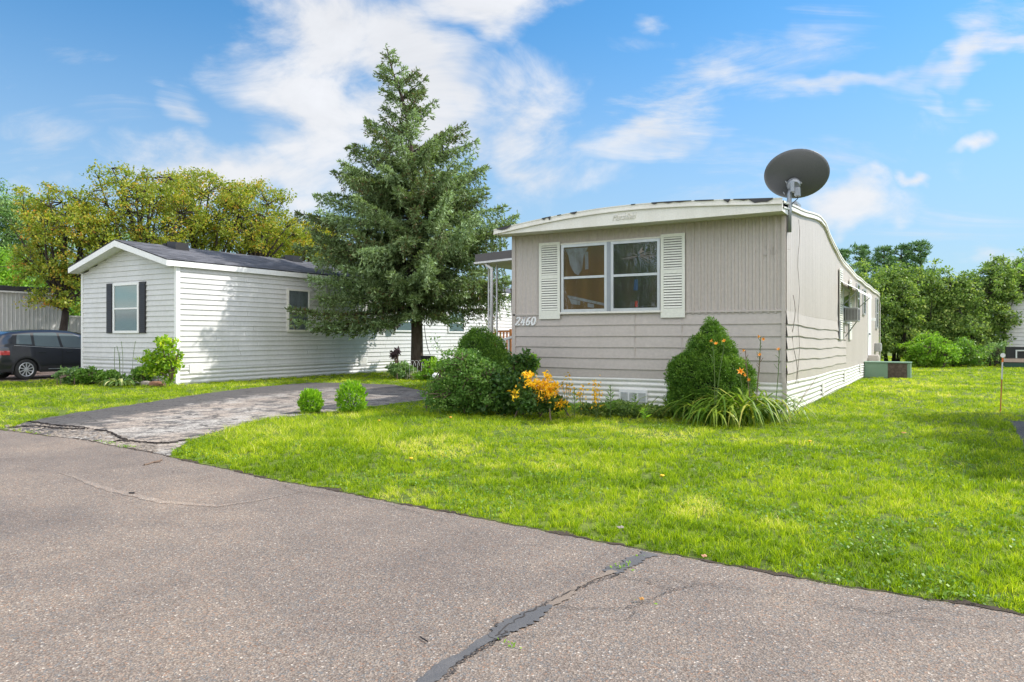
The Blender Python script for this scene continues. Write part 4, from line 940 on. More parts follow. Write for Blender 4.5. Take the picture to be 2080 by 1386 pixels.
def plain_shutter(px0, px1, py0, py1):
    mb = MB(); u0, u1 = FW.u(px0), FW.u(px1); z0, z1 = FW.z(px0, py1), FW.z(px0, py0); mb.pbox(FW, u0, u1, z0, z1, .015, .045)
    s_ = mb.build('shutter', M_black, wh); mb = MB(); n = 26
    for k in range(n):
        z = z0+.04+(z1-z0-.08)*k/n; mb.add([FW.p(u0+.03, z+.03, .046), FW.p(u1-.03, z+.03, .046), FW.p(u1-.03, z, .056), FW.p(u0+.03, z, .056)], [(0, 1, 2, 3)])
    mb.build('slats', M_black, s_)
plain_shutter(219, 230.5, 577, 677); plain_shutter(285.5, 298, 573, 677)
M_gcurt = paint('grey_curtain', (.27, .28, .30), .8, .8, (.11, .115, .125), 5)
sash_window(wh, SW, SW.u(582), SW.u(627), SW.z(605, 674), SW.z(605, 588), M_cream, M_glass, M_gcurt, split=.47, fw=.06, backname='curtain')
sash_window(wh, SW, SW.u(801), SW.u(838), SW.z(820, 674), SW.z(820, 628), M_whitetrim, M_glass, M_bl, split=.45, fw=.05, backname='blinds')
sash_window(wh, SW, SW.u(909), SW.u(942), SW.z(925, 676), SW.z(925, 632), M_whitetrim, M_glass, M_bl, split=.45, fw=.05, backname='blinds')
for px0, px1, pyc in ((384, 411, 749), (729, 745, 733)):
    mb = MB(); u0, u1 = SW.u(px0), SW.u(px1); zc = SW.z((px0+px1)/2, pyc); mb.pbox(SW, u0, u1, zc-.12, zc+.12, .022, .034); vo = mb.build('skirting_vent', M_whitetrim, wh)
    mb = MB()
    for k in range(12): mb.pbox(SW, u0+.03+(u1-u0-.06)*k/12, u0+.03+(u1-u0-.06)*(k+.4)/12, zc-.1, zc+.1, .0345, .037)
    mb.build('louvre', M_skirt, vo)
mb = MB(); mb.tube([SW.p(SW.u(630)+.3*math.sin(k*.5), 2.9-.09*k, .03) for k in range(13)], .006, 4); mb.build('hanging_wire', M_cable, wh)
# flood lamp on the side wall
fl = thing('flood_lamp', SW.p(SW.u(797), SW.z(797, 662), 0), 'black flood lamp on white side wall left of the tree trunk', 'lamp')
uu, zz_ = SW.u(797), SW.z(797, 660)
mb = MB(); mb.hexa([SW.p(uu-.14, zz_-.12, .12), SW.p(uu+.14, zz_-.12, .12), SW.p(uu+.14, zz_-.06, .30), SW.p(uu-.14, zz_-.06, .30)], [SW.p(uu-.17, zz_+.07, .05), SW.p(uu+.17, zz_+.07, .05), SW.p(uu+.17, zz_+.12, .26), SW.p(uu-.17, zz_+.12, .26)]); mb.build('housing', M_black, fl)
mb = MB(); mb.pbox(SW, uu-.04, uu+.04, zz_-.03, zz_+.05, .02, .1); mb.build('bracket', M_black, fl)
# wood deck at the far end
dk = thing('wooden_deck', (-16, 28, 0), 'orange wooden deck railing seen behind the beige home porch', 'deck')
PD = Front(27.5); mb = MB(); xa_, xb_ = PD.u(975), PD.u(1043)
mb.box(-17.7, xb_+.6, 27.5, 30, .55, .68); mb.build('platform', M_wood, dk)
mb = MB(); mb.box(-17.0, xb_+.6, 27.5, 27.58, PD.z(1010, 672)-.08, PD.z(1010, 672)); mb.build('rail', M_wood, dk)
x = xa_
while x < xb_+.5: mb = MB(); mb.box(x, x+.06, 27.51, 27.56, .68, PD.z(1010, 672)-.08); mb.build('baluster', M_wood, dk); x += .17
for px in (1007, 1037): mb = MB(); x = PD.u(px); mb.box(x, x+.11, 27.39, 27.49, 0, PD.z(1010, 669)); mb.build('post', M_wood, dk)

# grey flat-roofed home at far left
gh = thing('mobile_home', (-34, 20, 0), 'pale grey metal home with dark flat roof edge behind the parked cars', 'mobile home')
SG = Side(-33.0)
mb = MB(); pts = []; y = 6.0
while y < 17.6: pts += [(y, 0), (y+.10, 0), (y+.115, .02), (y+.145, .02)]; y += .16
mb.grid([[SG.p(u, 3.15, o) for u, o in pts], [SG.p(u, 0, o) for u, o in pts]]); mb.build('ribbed_wall', M_acgrey if False else paint('pale_grey_metal', (.56, .56, .54), .5, .6, (.38, .39, .37), .8), gh)
mb = MB(); mb.box(-37.5, -32.9, 5.8, 17.75, 3.17, 3.38); mb.build('roof_edge', M_tar, gh, bevel=.03)
mb = MB(); mb.box(-37.5, -33.01, 6, 17.6, 0, 3.16); mb.build('box', M_acgrey, gh)
mb = MB(); mb.box(-37.5, -32.88, 5.8, 17.75, 3.10, 3.165); mb.build('trim', M_whitetrim, gh)
fn = thing('privacy_fence', (-33, 19.2, 0), 'pale board fence between the grey home and white home corner', 'fence')
mb = MB(); y = 17.7
while y < 22: mb.box(-33.0, -32.97, y, y+.14, 0, 2.15); y += .15
mb.build('boards', paint('fence_vinyl', (.5, .5, .47), .6, .5, (.33, .34, .32), 1), fn)
mb = MB(); mb.box(-33.02, -32.93, 17.7, 22, 2.152, 2.22); mb.build('top_rail', M_cream, fn)

# home beyond the hedge at the right
eh = thing('mobile_home', (7.5, 42, 0), 'white building glimpsed through the shrubs at the far right', 'mobile home')
mb = MB(); prof = []; z = 3.1
while z > .1: prof += [(z, 0), (z-.17, .025), (z-.18, 0)]; z -= .18
FE = Front(41); extrude_u(mb, FE, prof, 2.2, 10.5, 1); mb.build('siding', M_white, eh)
mb = MB(); mb.box(2.0, 10.7, 40.7, 46, 3.1, 3.3); mb.build('roof', M_tar, eh)
PDn = Front(37.0)
bn = thing('storage_bench', (4.5, 37, 0), 'dark green storage box with a black seat above it by right edge', 'storage box')
xa_, xb_ = PDn.u(2040), PDn.u(2110); M_dg = paint('dark_green_plastic', (.02, .06, .04), .5, .2)
mb = MB(); mb.box(xa_, xb_, 37, 37.8, 0, PDn.z(2060, 737)); mb.build('box', M_dg, bn)
mb = MB(); mb.box(xa_-.02, xb_, 37-.03, 37.8, PDn.z(2060, 736), PDn.z(2060, 729)); mb.build('top_board', paint('pinkish_wood', (.4, .3, .25), .7, .3), bn)
mb = MB(); mb.box(PDn.u(2044), xb_, 37.05, 37.7, PDn.z(2060, 728), PDn.z(2060, 705)); mb.build('seat', M_black, bn)
mb = MB(); mb.box(PDn.u(2063), PDn.u(2066), 36.98, 37.03, PDn.z(2060, 728), PDn.z(2060, 711)); mb.box(PDn.u(2066)+.001, xb_, 36.98, 37.03, PDn.z(2060, 713.5), PDn.z(2060, 711)); mb.build('frame', M_alum, bn)

# marker stake
bs_ = G(2032, 838); st = thing('driveway_marker', (bs_.x, bs_.y, 0), 'thin orange driveway marker stake with round reflector standing in the side lawn', 'marker stake')
dS = F*CH/(838-HOR); tp = D(2037, dS, ZY(722, dS))
md = Vector(bs_)*.3+tp*.7
mb = MB(); mb.tube([bs_, Vector(bs_)*.42+tp*.58], .010, 6); mb.build('pole', M_rust if False else paint('rusty_rod', (.42, .16, .05), .7, .4, (.2, .08, .03), 9), st)
mb = MB(); mb.tube([Vector(bs_)*.42+tp*.58, Vector(bs_)*.12+tp*.88], .012, 6); mb.build('sleeve', M_alum, st)
mb = MB(); mb.tube([Vector(bs_)*.12+tp*.88, tp], .013, 6); mb.build('tip', M_orange, st)
mb = MB(); mb.lathe([(0, -.01), (.038, -.01), (.038, .01), (0, .01)], Matrix.Translation(tp-Vector((0, .02, 0))) @ Matrix.Rotation(R(90), 4, 'X'), 16); mb.build('reflector', M_whitetrim, st)

# ---------------------------------------------------------------- cars (long axis +Y, right side faces +X)
def carpaint(name, col, metal=.3):
    m, nt, bs = mat(name); bs.inputs['Base Color'].default_value = (*col, 1); bs.inputs['Metallic'].default_value = metal; bs.inputs['Roughness'].default_value = .28
    bs.inputs['Coat Weight'].default_value = 1; bs.inputs['Coat Roughness'].default_value = .03; return m
M_tyre = paint('tyre_rubber', (.03, .03, .03), .85, .3, (.06, .055, .05), 10)
M_cglass = glassmat('car_glass', (.10, .13, .14), .02, 1.0)
M_plast = paint('black_plastic', (.03, .03, .032), .6, .2)
M_rim = paint('wheel_silver', (.55, .56, .57), .3, .15, metal=.5)
M_tail = carpaint('tail_lamp_red', (.45, .02, .015), 0); M_chrome = paint('chrome', (.7, .7, .7), .15, .1, metal=.9)
def make_car(sideX, tailY, sc, bodym, label, group=None):
    L_ = 4.69; HW = .92
    car = thing('parked_car', (sideX-HW*sc, tailY+L_*sc/2, 0), label, 'car', group)
    T = lambda x, y, z: (sideX+(x-HW)*sc, tailY+y*sc, z*sc)      # x: half width out, y: from tail
    yr, yf, wr, ar = .93+.0, 3.63, .345, .40
    def I(y, tab): return float(np.interp(y, [t[0] for t in tab], [t[1] for t in tab]))
    belt = [(0, 1.02), (.15, 1.16), (.8, 1.13), (1.6, 1.07), (2.6, 1.02), (3.3, .99), (3.6, .98), (4.2, .90), (4.55, .78), (4.69, .62)]
    roof = [(0, 1.03), (.10, 1.20), (.28, 1.50), (.55, 1.60), (1.1, 1.665), (1.9, 1.685), (2.5, 1.65), (2.85, 1.55), (3.2, 1.33), (3.55, 1.06), (3.62, 1.0), (4.2, .93), (4.55, .82), (4.69, .66)]
    bot = [(0, .42), (.2, .28), (.5, .26), (4.3, .24), (4.6, .3), (4.69, .42)]
    hwb = [(0, .78), (.12, .87), (.5, .915), (1, .92), (3.8, .92), (4.3, .88), (4.6, .78), (4.69, .62)]
    ys = sorted(set(list(np.linspace(0, 4.69, 48))+[yr+ar*math.cos(a) for a in np.linspace(0, math.pi, 15)]+[yf+ar*math.cos(a) for a in np.linspace(0, math.pi, 15)]))
    def lower(y):
        b = I(y, bot)
        for w in (yr, yf):
            if abs(y-w) < ar: b = max(b, wr+math.sqrt(ar*ar-(y-w)**2)*.98)
        return b
    def sect(y):
        hw = I(y, hwb); zb = lower(y); bl = I(y, belt); rz_ = max(I(y, roof), bl+.002)
        rw = hw-.02-(rz_-bl)*.36
        p = []
        for t in np.linspace(0, 1, 9):
            z = zb+(bl-zb)*t; zf = (z-.25)/.85
            p.append((hw-.05*(1-min(1, zf*2.2))**2-.035*max(0, zf-.72)**1.2*2+.012*math.sin(min(1, max(0, zf))*3.1), z))
        x0 = p[-1][0]
        for t in (.2, .6, .88): p.append((x0+(rw-x0)*t, bl+(rz_-.05*(rz_ > bl+.1)-bl)*t))
        p.append((rw-.06, rz_-.015)); p.append((rw-.2, rz_)); p.append((0, rz_+.02)); return p
    S_ = {y: sect(y) for y in ys}
    for sg in (0,):
        mb = MB(); mb.grid([[T(x, y, z) for x, z in S_[y]] for y in ys]); mb.grid([[T(-x, y, z) for x, z in S_[y]][::-1] for y in ys])
        p = S_[ys[0]]; mb.add([T(x, 0, z) for x, z in p]+[T(-x, 0, z) for x, z in p[::-1]], [tuple(range(2*len(p)))])
        p = S_[ys[-1]]; mb.add([T(x, 4.69, z) for x, z in p]+[T(-x, 4.69, z) for x, z in p[::-1]], [tuple(range(2*len(p)))[::-1]])
    body = mb.build('body', bodym, car, smooth=True)
    ub_ = MB(); A = T(-.8, .3, .27); B_ = T(.8, 4.4, .75); ub_.box(A[0], B_[0], A[1], B_[1], A[2], B_[2]); ub_.build('underbody', M_black, car)
    def sidept(y, t, off=.006):     # t 0 belt ..1 roof edge, on right side
        bl = I(y, belt); rz_ = I(y, roof); hw = S_[min(ys, key=lambda q_: abs(q_-y))][8][0]; rw = I(y, hwb)-.02-(rz_-bl)*.36
        return T(hw+(rw-hw)*t+off, y, bl+(rz_-.05-bl)*t)
    def pane(y0, y1, t0, t1, name, m, sl0=0, sl1=0, off=.008):
        mb = MB(); rows = []
        for i in range(9):
            t = t0+(t1-t0)*i/8; rows.append([sidept((y0+sl0*(t-t0))+((y1+sl1*(t-t0))-(y0+sl0*(t-t0)))*j/12, t, off) for j in range(13)])
        mb.grid(rows); return mb.build(name, m, car, smooth=True)
    pane(.56, 3.2, .03, .92, 'pillar_trim', M_plast, sl1=-.75, off=.003)
    pane(.62, 1.12, .14, .86, 'quarter_window', M_cglass, sl0=.12)
    pane(1.20, 2.02, .06, .90, 'rear_door_window', M_cglass, sl0=.03, sl1=-.05)
    pane(2.12, 3.25, .06, .86, 'front_door_window', M_cglass, sl0=-.08, sl1=-.72)
    pane(.55, 3.3, .0, .03, 'window_chrome', M_chrome, off=.012)
    # windscreen and rear glass
    mb = MB(); rows = []
    for y in np.linspace(2.72, 3.5, 8): rz_ = I(y, roof); w = max(.3, I(y, hwb)-.1-(rz_-I(y, belt))*.36); rows.append([T(w*k/6, y, rz_+.028-abs(k/6)**2*.02) for k in range(-6, 7)])
    mb.grid(rows); mb.build('windscreen', M_cglass, car, smooth=True)
    mb = MB(); rows = []
    for y in np.linspace(.10, .27, 5): rz_ = I(y, roof); rows.append([T(.62*k/6, y-.03, rz_+.01) for k in range(-6, 7)])
    mb.grid(rows); mb.build('rear_window', M_cglass, car, smooth=True)
    # doors (seams), handles, lamps, cladding
    def sx(y, z):
        p = S_[min(ys, key=lambda q_: abs(q_-y))][:9]; return float(np.interp(z, [q_[1] for q_ in p], [q_[0] for q_ in p]))
    for y0, y1, nm in ((1.18, 2.06, 'rear_door'), (2.08, 3.15, 'front_door')):
        mb = MB()
        for y in (y0, y1):
            mb.grid([[T(sx(y, z)+.003, y+.15*max(0, .62-z)*(1 if y == 1.18 else 0), z) for z in np.linspace(.4, 1.0, 9)], [T(sx(y, z)+.003, y+.012+.15*max(0, .62-z)*(1 if y == 1.18 else 0), z) for z in np.linspace(.4, 1.0, 9)]])
        d_ = mb.build(nm, M_black, car); mb = MB(); yh = y1-.30 if nm == 'rear_door' else y1-.82
        yh = y0+.12
        mb.box(*[v for p in zip(T(sx(yh, .93)+.0, yh, .90), T(sx(yh, .93)+.045, yh+.22, .935)) for v in p]); mb.build('handle', bodym, d_, bevel=.012)
    for w in (yr, yf):
        mb = MB(); rows = []
        for a in np.linspace(-.12, math.pi+.12, 26):
            rows.append([T(.925+o, w+rr_*math.cos(a), wr+rr_*math.sin(a)) for rr_, o in ((ar-.005, -.10), (ar-.005, .006), (ar+.045, .010), (ar+.055, -.02))])
        mb.grid(rows); mb.build('arch_trim', M_plast, car)
    mb = MB(); mb.grid([[T(sx(y, .42)+.008, y, .45) for y in np.linspace(yr+ar+.03, yf-ar-.03, 12)], [T(sx(y, .3)+.022, y, .33) for y in np.linspace(yr+ar+.03, yf-ar-.03, 12)], [T(sx(y, .3)-.0, y, .24) for y in np.linspace(yr+ar+.03, yf-ar-.03, 12)]]); cl_ = mb.build('sill_cladding', M_plast, car)
    mb = MB(); mb.grid([[T(sx(y, .3)+.026, y, .352) for y in np.linspace(yr+ar+.3, yf-ar-.05, 12)], [T(sx(y, .3)+.028, y, .332) for y in np.linspace(yr+ar+.3, yf-ar-.05, 12)]]); mb.build('chrome_strip', M_chrome, car)
    mb = MB(); mb.grid([[T(sx(y, z)+.008+(.0), y, z) for y in np.linspace(.02, .5, 6)] for z in (.60, .30)]); mb.build('rear_bumper_cladding', M_plast, car)
    mb = MB(); mb.grid([[T(sx(y, z)+.012, y, z) for y in np.linspace(.0, .42, 6)] for z in np.linspace(.98, .84, 4)]+[[T(sx(.02, .84)+.01, .0, .84) for _ in range(6)]]); mb.build('tail_lamp', M_tail, car)
    for w in (yr, yf):
        for side in (1, -1):
            ctr = T(side*.80, w, wr); Mx = Matrix.Translation(ctr) @ Matrix.Rotation(R(90)*side, 4, 'Y') @ Matrix.Scale(sc, 4)
            wt = bpy.data.objects.new('wheel', None); COL.objects.link(wt); wt.parent = car; wt.location = Vector(ctr)-car.location; wt.empty_display_size = .1
            mb = MB(); mb.lathe([(.22, -.11), (.325, -.11), (.345, -.08), (.345, .08), (.33, .108), (.25, .118), (.235, .10)], Mx, 40); mb.build('tyre', M_tyre, wt, smooth=True)
            mb = MB(); mb.lathe([(.0, .03), (.235, .03), (.238, .112), (.222, .108), (.215, .05)], Mx, 40); mb.build('rim', M_rim if side < 0 else M_plast, wt)
            if side > 0:
                mb = MB(); mb.lathe([(.238, .112), (.222, .118), (.205, .10)], Mx, 40); mb.lathe([(0, .115), (.05, .112), (.06, .09)], Mx, 20)
                for k in range(10):
                    a = 2*math.pi*k/10; b_ = a+.16
                    p = [Mx @ Vector((r_*math.cos(q_), r_*math.sin(q_), h_)) for r_, q_, h_ in ((.045, a-.35, .108), (.13, a-.13, .108), (.21, a-.10, .112), (.21, a+.12, .112), (.13, a+.10, .108), (.045, a+.35, .108))]
                    mb.prism(p, Mx.to_3x3() @ Vector((0, 0, -.02)))
                mb.build('spokes', M_rim, wt)
    return car
make_car(-23.75, 11.5-.93*.9, .9, carpaint('black_blue_paint', (.030, .031, .040), .5), 'dark navy sport utility car parked beside the white home', 'cars parked at the left')
make_car(-26.9, 9.4, .985, carpaint('silver_paint', (.5, .52, .54), .5), 'silver car parked behind the dark sport utility car', 'cars parked at the left')
# ---------------------------------------------------------------- vegetation
LM_crab = leafmat('rusty_green_leaves', [(0, (.04, .075, .012)), (.4, (.09, .125, .016)), (.7, (.15, .165, .022)), (.86, (.20, .15, .025)), (1, (.26, .10, .03))], .35, lift=2.2)
LM_green = leafmat('green_leaves', [(0, (.025, .065, .012)), (.5, (.055, .12, .018)), (1, (.12, .19, .04))], .35, lift=2.3)
LM_light = leafmat('light_green_leaves', [(0, (.05, .12, .015)), (.5, (.10, .20, .02)), (1, (.17, .27, .04))], .4, lift=1.9)
LM_blue = leafmat('grey_green_leaves', [(0, (.035, .075, .03)), (.5, (.07, .13, .05)), (1, (.14, .20, .09))], .3, lift=2.3)
LM_hedge = leafmat('hedge_leaves', [(0, (.03, .055, .018)), (.45, (.06, .105, .028)), (.8, (.115, .165, .045)), (1, (.24, .28, .10))], .36, lift=2.4)
LM_needle = leafmat('spruce_needles', [(0, (.07, .045, .018)), (.18, (.035, .050, .020)), (.4, (.062, .098, .040)), (.7, (.110, .162, .078)), (1, (.19, .28, .19))], .22, .55, lift=2.1)
LM_pine = leafmat('pine_needles', [(0, (.015, .04, .015)), (.6, (.04, .085, .03)), (1, (.08, .13, .05))], .15, lift=2.6)
LM_dwarf = leafmat('dwarf_spruce_needles', [(0, (.018, .05, .010)), (.5, (.045, .105, .014)), (.85, (.085, .16, .022)), (1, (.16, .24, .05))], .2, lift=1.8)
LM_box = leafmat('small_shrub_leaves', [(0, (.06, .15, .010)), (.5, (.13, .27, .015)), (1, (.26, .40, .04))], .4)
LM_yellow = leafmat('yellow_leaves', [(0, (.10, .13, .015)), (.3, (.55, .30, .02)), (.7, (.78, .42, .02)), (1, (.75, .25, .03))], .35)
LM_lily = leafmat('lily_blades', [(0, (.03, .085, .010)), (.4, (.08, .15, .016)), (.7, (.17, .23, .03)), (1, (.36, .33, .09))], .35, .4, lift=1.6)
LM_hosta = leafmat('hosta_leaves', [(0, (.05, .11, .03)), (.5, (.12, .20, .05)), (.8, (.35, .40, .18)), (1, (.5, .5, .28))], .3)
LM_grey = leafmat('grey_strands', [(0, (.10, .12, .08)), (.6, (.25, .27, .2)), (1, (.4, .4, .34))], .2)
M_petal = paint('orange_petals', (.88, .36, .03), .5, .3, (.80, .20, .02), 20, bmp=0)
M_stem = paint('green_stem', (.08, .14, .03), .6, .5, (.12, .10, .05), 12, bmp=0)
M_dead = paint('dead_stem', (.16, .11, .08), .8, .5, bmp=0)

def curvepts(p0, p1, sag=.2, n=6, rr=None):
    r = rr or random; p0, p1 = Vector(p0), Vector(p1); mid = (p0+p1)/2+Vector((r.uniform(-1, 1), r.uniform(-1, 1), r.uniform(0, 1)))*sag*(p1-p0).length
    return [p0*(1-t)**2+mid*2*t*(1-t)+p1*t*t for t in [i/(n-1) for i in range(n)]]
def deciduous(name, label, base, ztrunk, ells, tr, ncl, leaf, per, lmat, bark=M_bark, seed=1, group=None, clr=.45, cat='tree', stems=1, hollow=.45, droop=0, boxclip=None):
    r = random.Random(seed); rg = np.random.default_rng(seed)
    t = thing(name, base, label, cat, group); B = Vector(base)
    mb = MB(); hubs = []
    for s_ in range(stems):
        off = Vector((r.uniform(-.15, .15), r.uniform(-.15, .15), 0))*(stems > 1)*3
        e = ells[s_ % len(ells)]; top = B+Vector((e[0]*.5, e[1]*.5, ztrunk)); p = curvepts(B+off, top+off, .06, 6, r)
        mb.tube(p, [tr*(1.25-.45*i/5) if i else tr*1.5 for i in range(6)], 8); hubs.append(p[-1])
    w = np.array([e[3]*e[4]*e[5] for e in ells]); w = w/w.sum(); limbs = []
    for e, ww in zip(ells, w):
        c = B+Vector(e[:3]); hub = min(hubs, key=lambda h: (h-c).length)
        for k in range(max(2, int(3+ww*7))):
            d = Vector((r.gauss(0, 1), r.gauss(0, 1), abs(r.gauss(.5, .7)))).normalized()
            tip = c+Vector((d.x*e[3], d.y*e[4], d.z*e[5]))*.75; pts = curvepts(hub, tip, .12, 8, r)
            mb.tube(pts, [tr*.5*(1-.85*i/7)+.008 for i in range(8)], 5); limbs += pts[2:]
    LP = np.array([tuple(p) for p in limbs])
    ci = rg.choice(len(ells), ncl, p=w); E = np.array(ells)[ci]; d = unit(rg.normal(size=(ncl, 3))); rad = hollow+(1-hollow)*rg.random(ncl)**.6
    rad *= np.where(rg.random(ncl) < .16, rg.uniform(1.0, 1.3, ncl), 1.0)
    rad *= 1+.12*np.sin(d[:, 0]*5+seed)+.10*np.sin(d[:, 2]*7+d[:, 1]*4)
    CC = np.array(B)+E[:, :3]+d*E[:, 3:6]*rad[:, None]; CC[:, 2] = np.maximum(CC[:, 2], .12)
    if boxclip is not None: CC = CC[boxclip(CC)]
    ncl = len(CC)
    for k in range(0, ncl, max(1, ncl//380)):
        p = Vector(CC[k]); j = int(np.argmin(((LP-CC[k])**2).sum(1))); mb.tube(curvepts(limbs[j], p, .1, 4, r), [.014+tr*.05, .01+tr*.04, .008+tr*.02, .005], 4)
    mb.build('trunk', bark, t, smooth=True)
    n = ncl*per; idx = np.repeat(np.arange(ncl), per); cs_ = clr*rg.uniform(.6, 1.3, ncl)
    off = unit(rg.normal(size=(n, 3)))*(rg.random(n)**.5*cs_[idx])[:, None]*np.array([1, 1, .62])
    C = CC[idx]+off; C[:, 2] -= droop*np.linalg.norm(off[:, :2], axis=1); C[:, 2] = np.maximum(C[:, 2], .03)
    if boxclip is not None: m_ = boxclip(C); C = C[m_]; idx = idx[m_]; n = len(C)
    V = leaves(C, leaf*rg.uniform(.6, 1.35, n), spread=1.0, aspect=.62, up=.5)
    quads_mesh('crown', V, lmat, t, {'rnd': rg.random(n), 'clump': rg.random(ncl)[idx]})
    return t

# --- the big spruce
def spruce():
    r = random.Random(11); rg = np.random.default_rng(11)
    base = D(847, 24.3); px_m = 24.3/F; t = thing('spruce_tree', base, 'tall blue-green spruce with bare lower trunk in front of the white home', 'tree')
    Rv = Vector((cs, sn, 0)); Fv = Vector((-sn, cs, 0))
    tab = [(88, 783, 0, 0), (100, 786, 8, 6), (130, 794, 26, 20), (155, 800, 32, 62), (185, 812, 38, 50), (215, 822, 60, 62), (250, 828, 88, 108), (300, 835, 118, 128), (350, 838, 155, 132), (400, 840, 166, 150), (440, 842, 205, 200), (480, 843, 210, 190), (520, 844, 208, 180), (560, 845, 208, 196), (600, 846, 200, 185), (640, 846, 165, 150), (680, 847, 100, 90)]
    ys = [q_[0] for q_ in tab]
    def ax(py): return float(np.interp(py, ys, [q_[1] for q_ in tab]))
    def wl_(py): return float(np.interp(py, ys, [q_[2] for q_ in tab]))*px_m
    def wr_(py): return float(np.interp(py, ys, [q_[3] for q_ in tab]))*px_m
    def axis(z):
        py = HOR-(z-CH)/px_m; return base+Rv*((ax(py)-847)*px_m)+Vector((0, 0, z))
    mb = MB(); zs_ = np.linspace(0, 10.9, 26)
    mb.tube([axis(z) if z > .3 else Vector((axis(z).x, axis(z).y, z)) for z in zs_], [(.24 if z < .2 else .205)*(1-z/11.2)+.012 for z in zs_], 12)
    Cs, Ds, Ss, Cl = [], [], [], []
    def sprays(p, d, n, ln, clump):
        for _ in range(n):
            Cs.append(tuple(p)); Ds.append(tuple(d)); Ss.append(ln*r.uniform(.7, 1.3)); Cl.append(clump)
    bmb = MB()
    def branch(z0, az_vec, L_, rise, droop, dens=1.0):
        """az_vec horizontal unit; rise = tip height minus root height"""
        p0 = axis(z0); cl = r.random(); n = max(5, int(L_*5))
        pts = []
        for i in range(n+1):
            s_ = i/n; h = rise*s_+ (-droop*L_*math.sin(math.pi*s_*.9)*.5); pts.append(p0+az_vec*(L_*s_)+Vector((0, 0, h))+Vector((math.sin(s_*6+z0)*.03, math.cos(s_*5+z0)*.03, 0)))
        bmb.tube(pts, [.045*(L_/4+.25)*(1-.9*i/n)+.006 for i in range(n+1)], 5)
        side = Vector((-az_vec.y, az_vec.x, 0)); step = .11/dens; k = int(L_/step)
        for i in range(k):
            s_ = .12+.88*(i+r.random())/k; f_ = s_*n; j = min(int(f_), n-1); p = pts[j].lerp(pts[j+1], f_-j)
            for sgn in (-1, 1):
                tl = min(.85, (.22+.42*L_/4)*(1.15-s_)*r.uniform(.5, 1.25)+.10); dd = (az_vec*.75+side*sgn*r.uniform(.5, 1.1)+Vector((0, 0, r.uniform(-.35, .35)))).normalized()
                m = max(2, int(tl/.055))
                for q_ in range(m):
                    u_ = (q_+r.random())/m; sag = -.5*tl*u_*u_; pp = p+dd*(tl*u_)+Vector((0, 0, sag)); sprays(pp, (dd+Vector((0, 0, .25))), 3, .135, cl+r.uniform(-.12, .12))
            if r.random() < .85 and L_ > .8 and p.z > 2.1:    # hanging twigs
                hl = r.uniform(.2, .7)*min(1, L_/2.5); m = int(hl/.06)+1
                for q_ in range(m): sprays(p+Vector((r.uniform(-.05, .05), r.uniform(-.05, .05), -hl*(q_+.5)/m)), Vector((0, 0, -.6))+az_vec*.4, 3, .12, cl*.7-.05)
            sprays(p, az_vec+Vector((0, 0, .4)), 2, .12, cl+.1)
        tip = pts[-1]
        for q_ in range(5): sprays(tip, az_vec+Vector((0, 0, .8)), 2, .12, cl+.2)
    z = 2.45; a = 0.0
    while z < 10.75:
        py = HOR-(z-CH)/px_m; a += 2.4
        cA, sA = math.cos(a), math.sin(a); v = (Rv*cA+Fv*sA).normalized()
        W_ = (wr_(py) if cA > 0 else wl_(py)); Wm = .5*(wr_(py)+wl_(py)); L_ = (W_*abs(cA)**1.0+Wm*.95*abs(sA))/max(.8, math.hypot(cA, sA)) ; L_ = min(L_, max(W_, Wm)*1.05)*(r.uniform(.55, 1.10) if z < 7.5 else r.uniform(.45, 1.08))
        rise = (.5*L_ if z > 8.2 else (.30*L_ if z > 6.4 else (.10*L_ if z > 4.3 else -.08*L_)))+r.uniform(-.22, .24)*L_
        root = axis(z-rise); 
        if z < 3.9:
            xmin = -17.45
            if root.x+v.x*L_ < xmin: L_ = (root.x-xmin)/max(1e-3, -v.x)
        if L_ > .12: branch(z-rise, v, L_, rise, .10 if z < 6 else .03, 1.0 if z < 9 else 1.3)
        z += .054 if z < 3.2 else (.048 if z < 7.4 else .10)
    # signature branches: (px tip, py tip, distance of tip, root z)
    for px, py, d_, zr in ((587, 622, 21.6, 2.3), (600, 648, 22.0, 2.1), (640, 665, 22.5, 2.0), (636, 437, 22.8, 4.6), (650, 480, 22.7, 4.2), (632, 560, 22.3, 3.3), (645, 600, 22.3, 2.9), (640, 520, 22.5, 3.8), (1052, 432, 24.6, 4.4), (1040, 450, 24.0, 4.3), (1015, 590, 23.6, 2.8), (1035, 600, 24.5, 2.7), (1030, 560, 24.2, 3.1), (1000, 625, 23.6, 2.4),
                            (967, 285, 24.4, 6.8), (940, 252, 24.2, 7.4), (864, 158, 24.3, 9.2), (766, 150, 24.3, 9.8), (882, 205, 24.2, 8.5), (718, 295, 24.2, 7.0), (742, 242, 24.2, 7.9), (990, 395, 24, 5.3), (900, 640, 23, 2.3), (760, 655, 22.8, 2.2), (930, 650, 23.3, 2.2), (830, 640, 22.4, 2.3), (985, 340, 24.1, 6.0), (680, 350, 23.9, 6.2), (672, 395, 23.6, 5.6)):
        tip = D(px, d_, ZY(py, d_)); root = axis(zr); dv = tip-root; L_ = math.hypot(dv.x, dv.y); v = Vector((dv.x, dv.y, 0)).normalized(); branch(zr, v, L_, dv.z, .12 if zr < 5 else .0, 1.15)
    for k in range(14): sprays(axis(10.4+.045*k), Vector((r.uniform(-.4, .4), r.uniform(-.4, .4), 1)), 4, .1, .5)
    trk = mb.build('trunk', M_bark, t, smooth=True); bmb.build('branches', M_barkd, t)
    C = np.array(Cs); Dm = np.array(Ds); Sz = np.array(Ss); K = np.array(Cl); n = len(C); C = C+rg.normal(size=C.shape)*.02
    V = leaves(C, Sz, direc=unit(Dm)*1.0, spread=.6, aspect=.30, up=.1)
    print('spruce leaves', n)
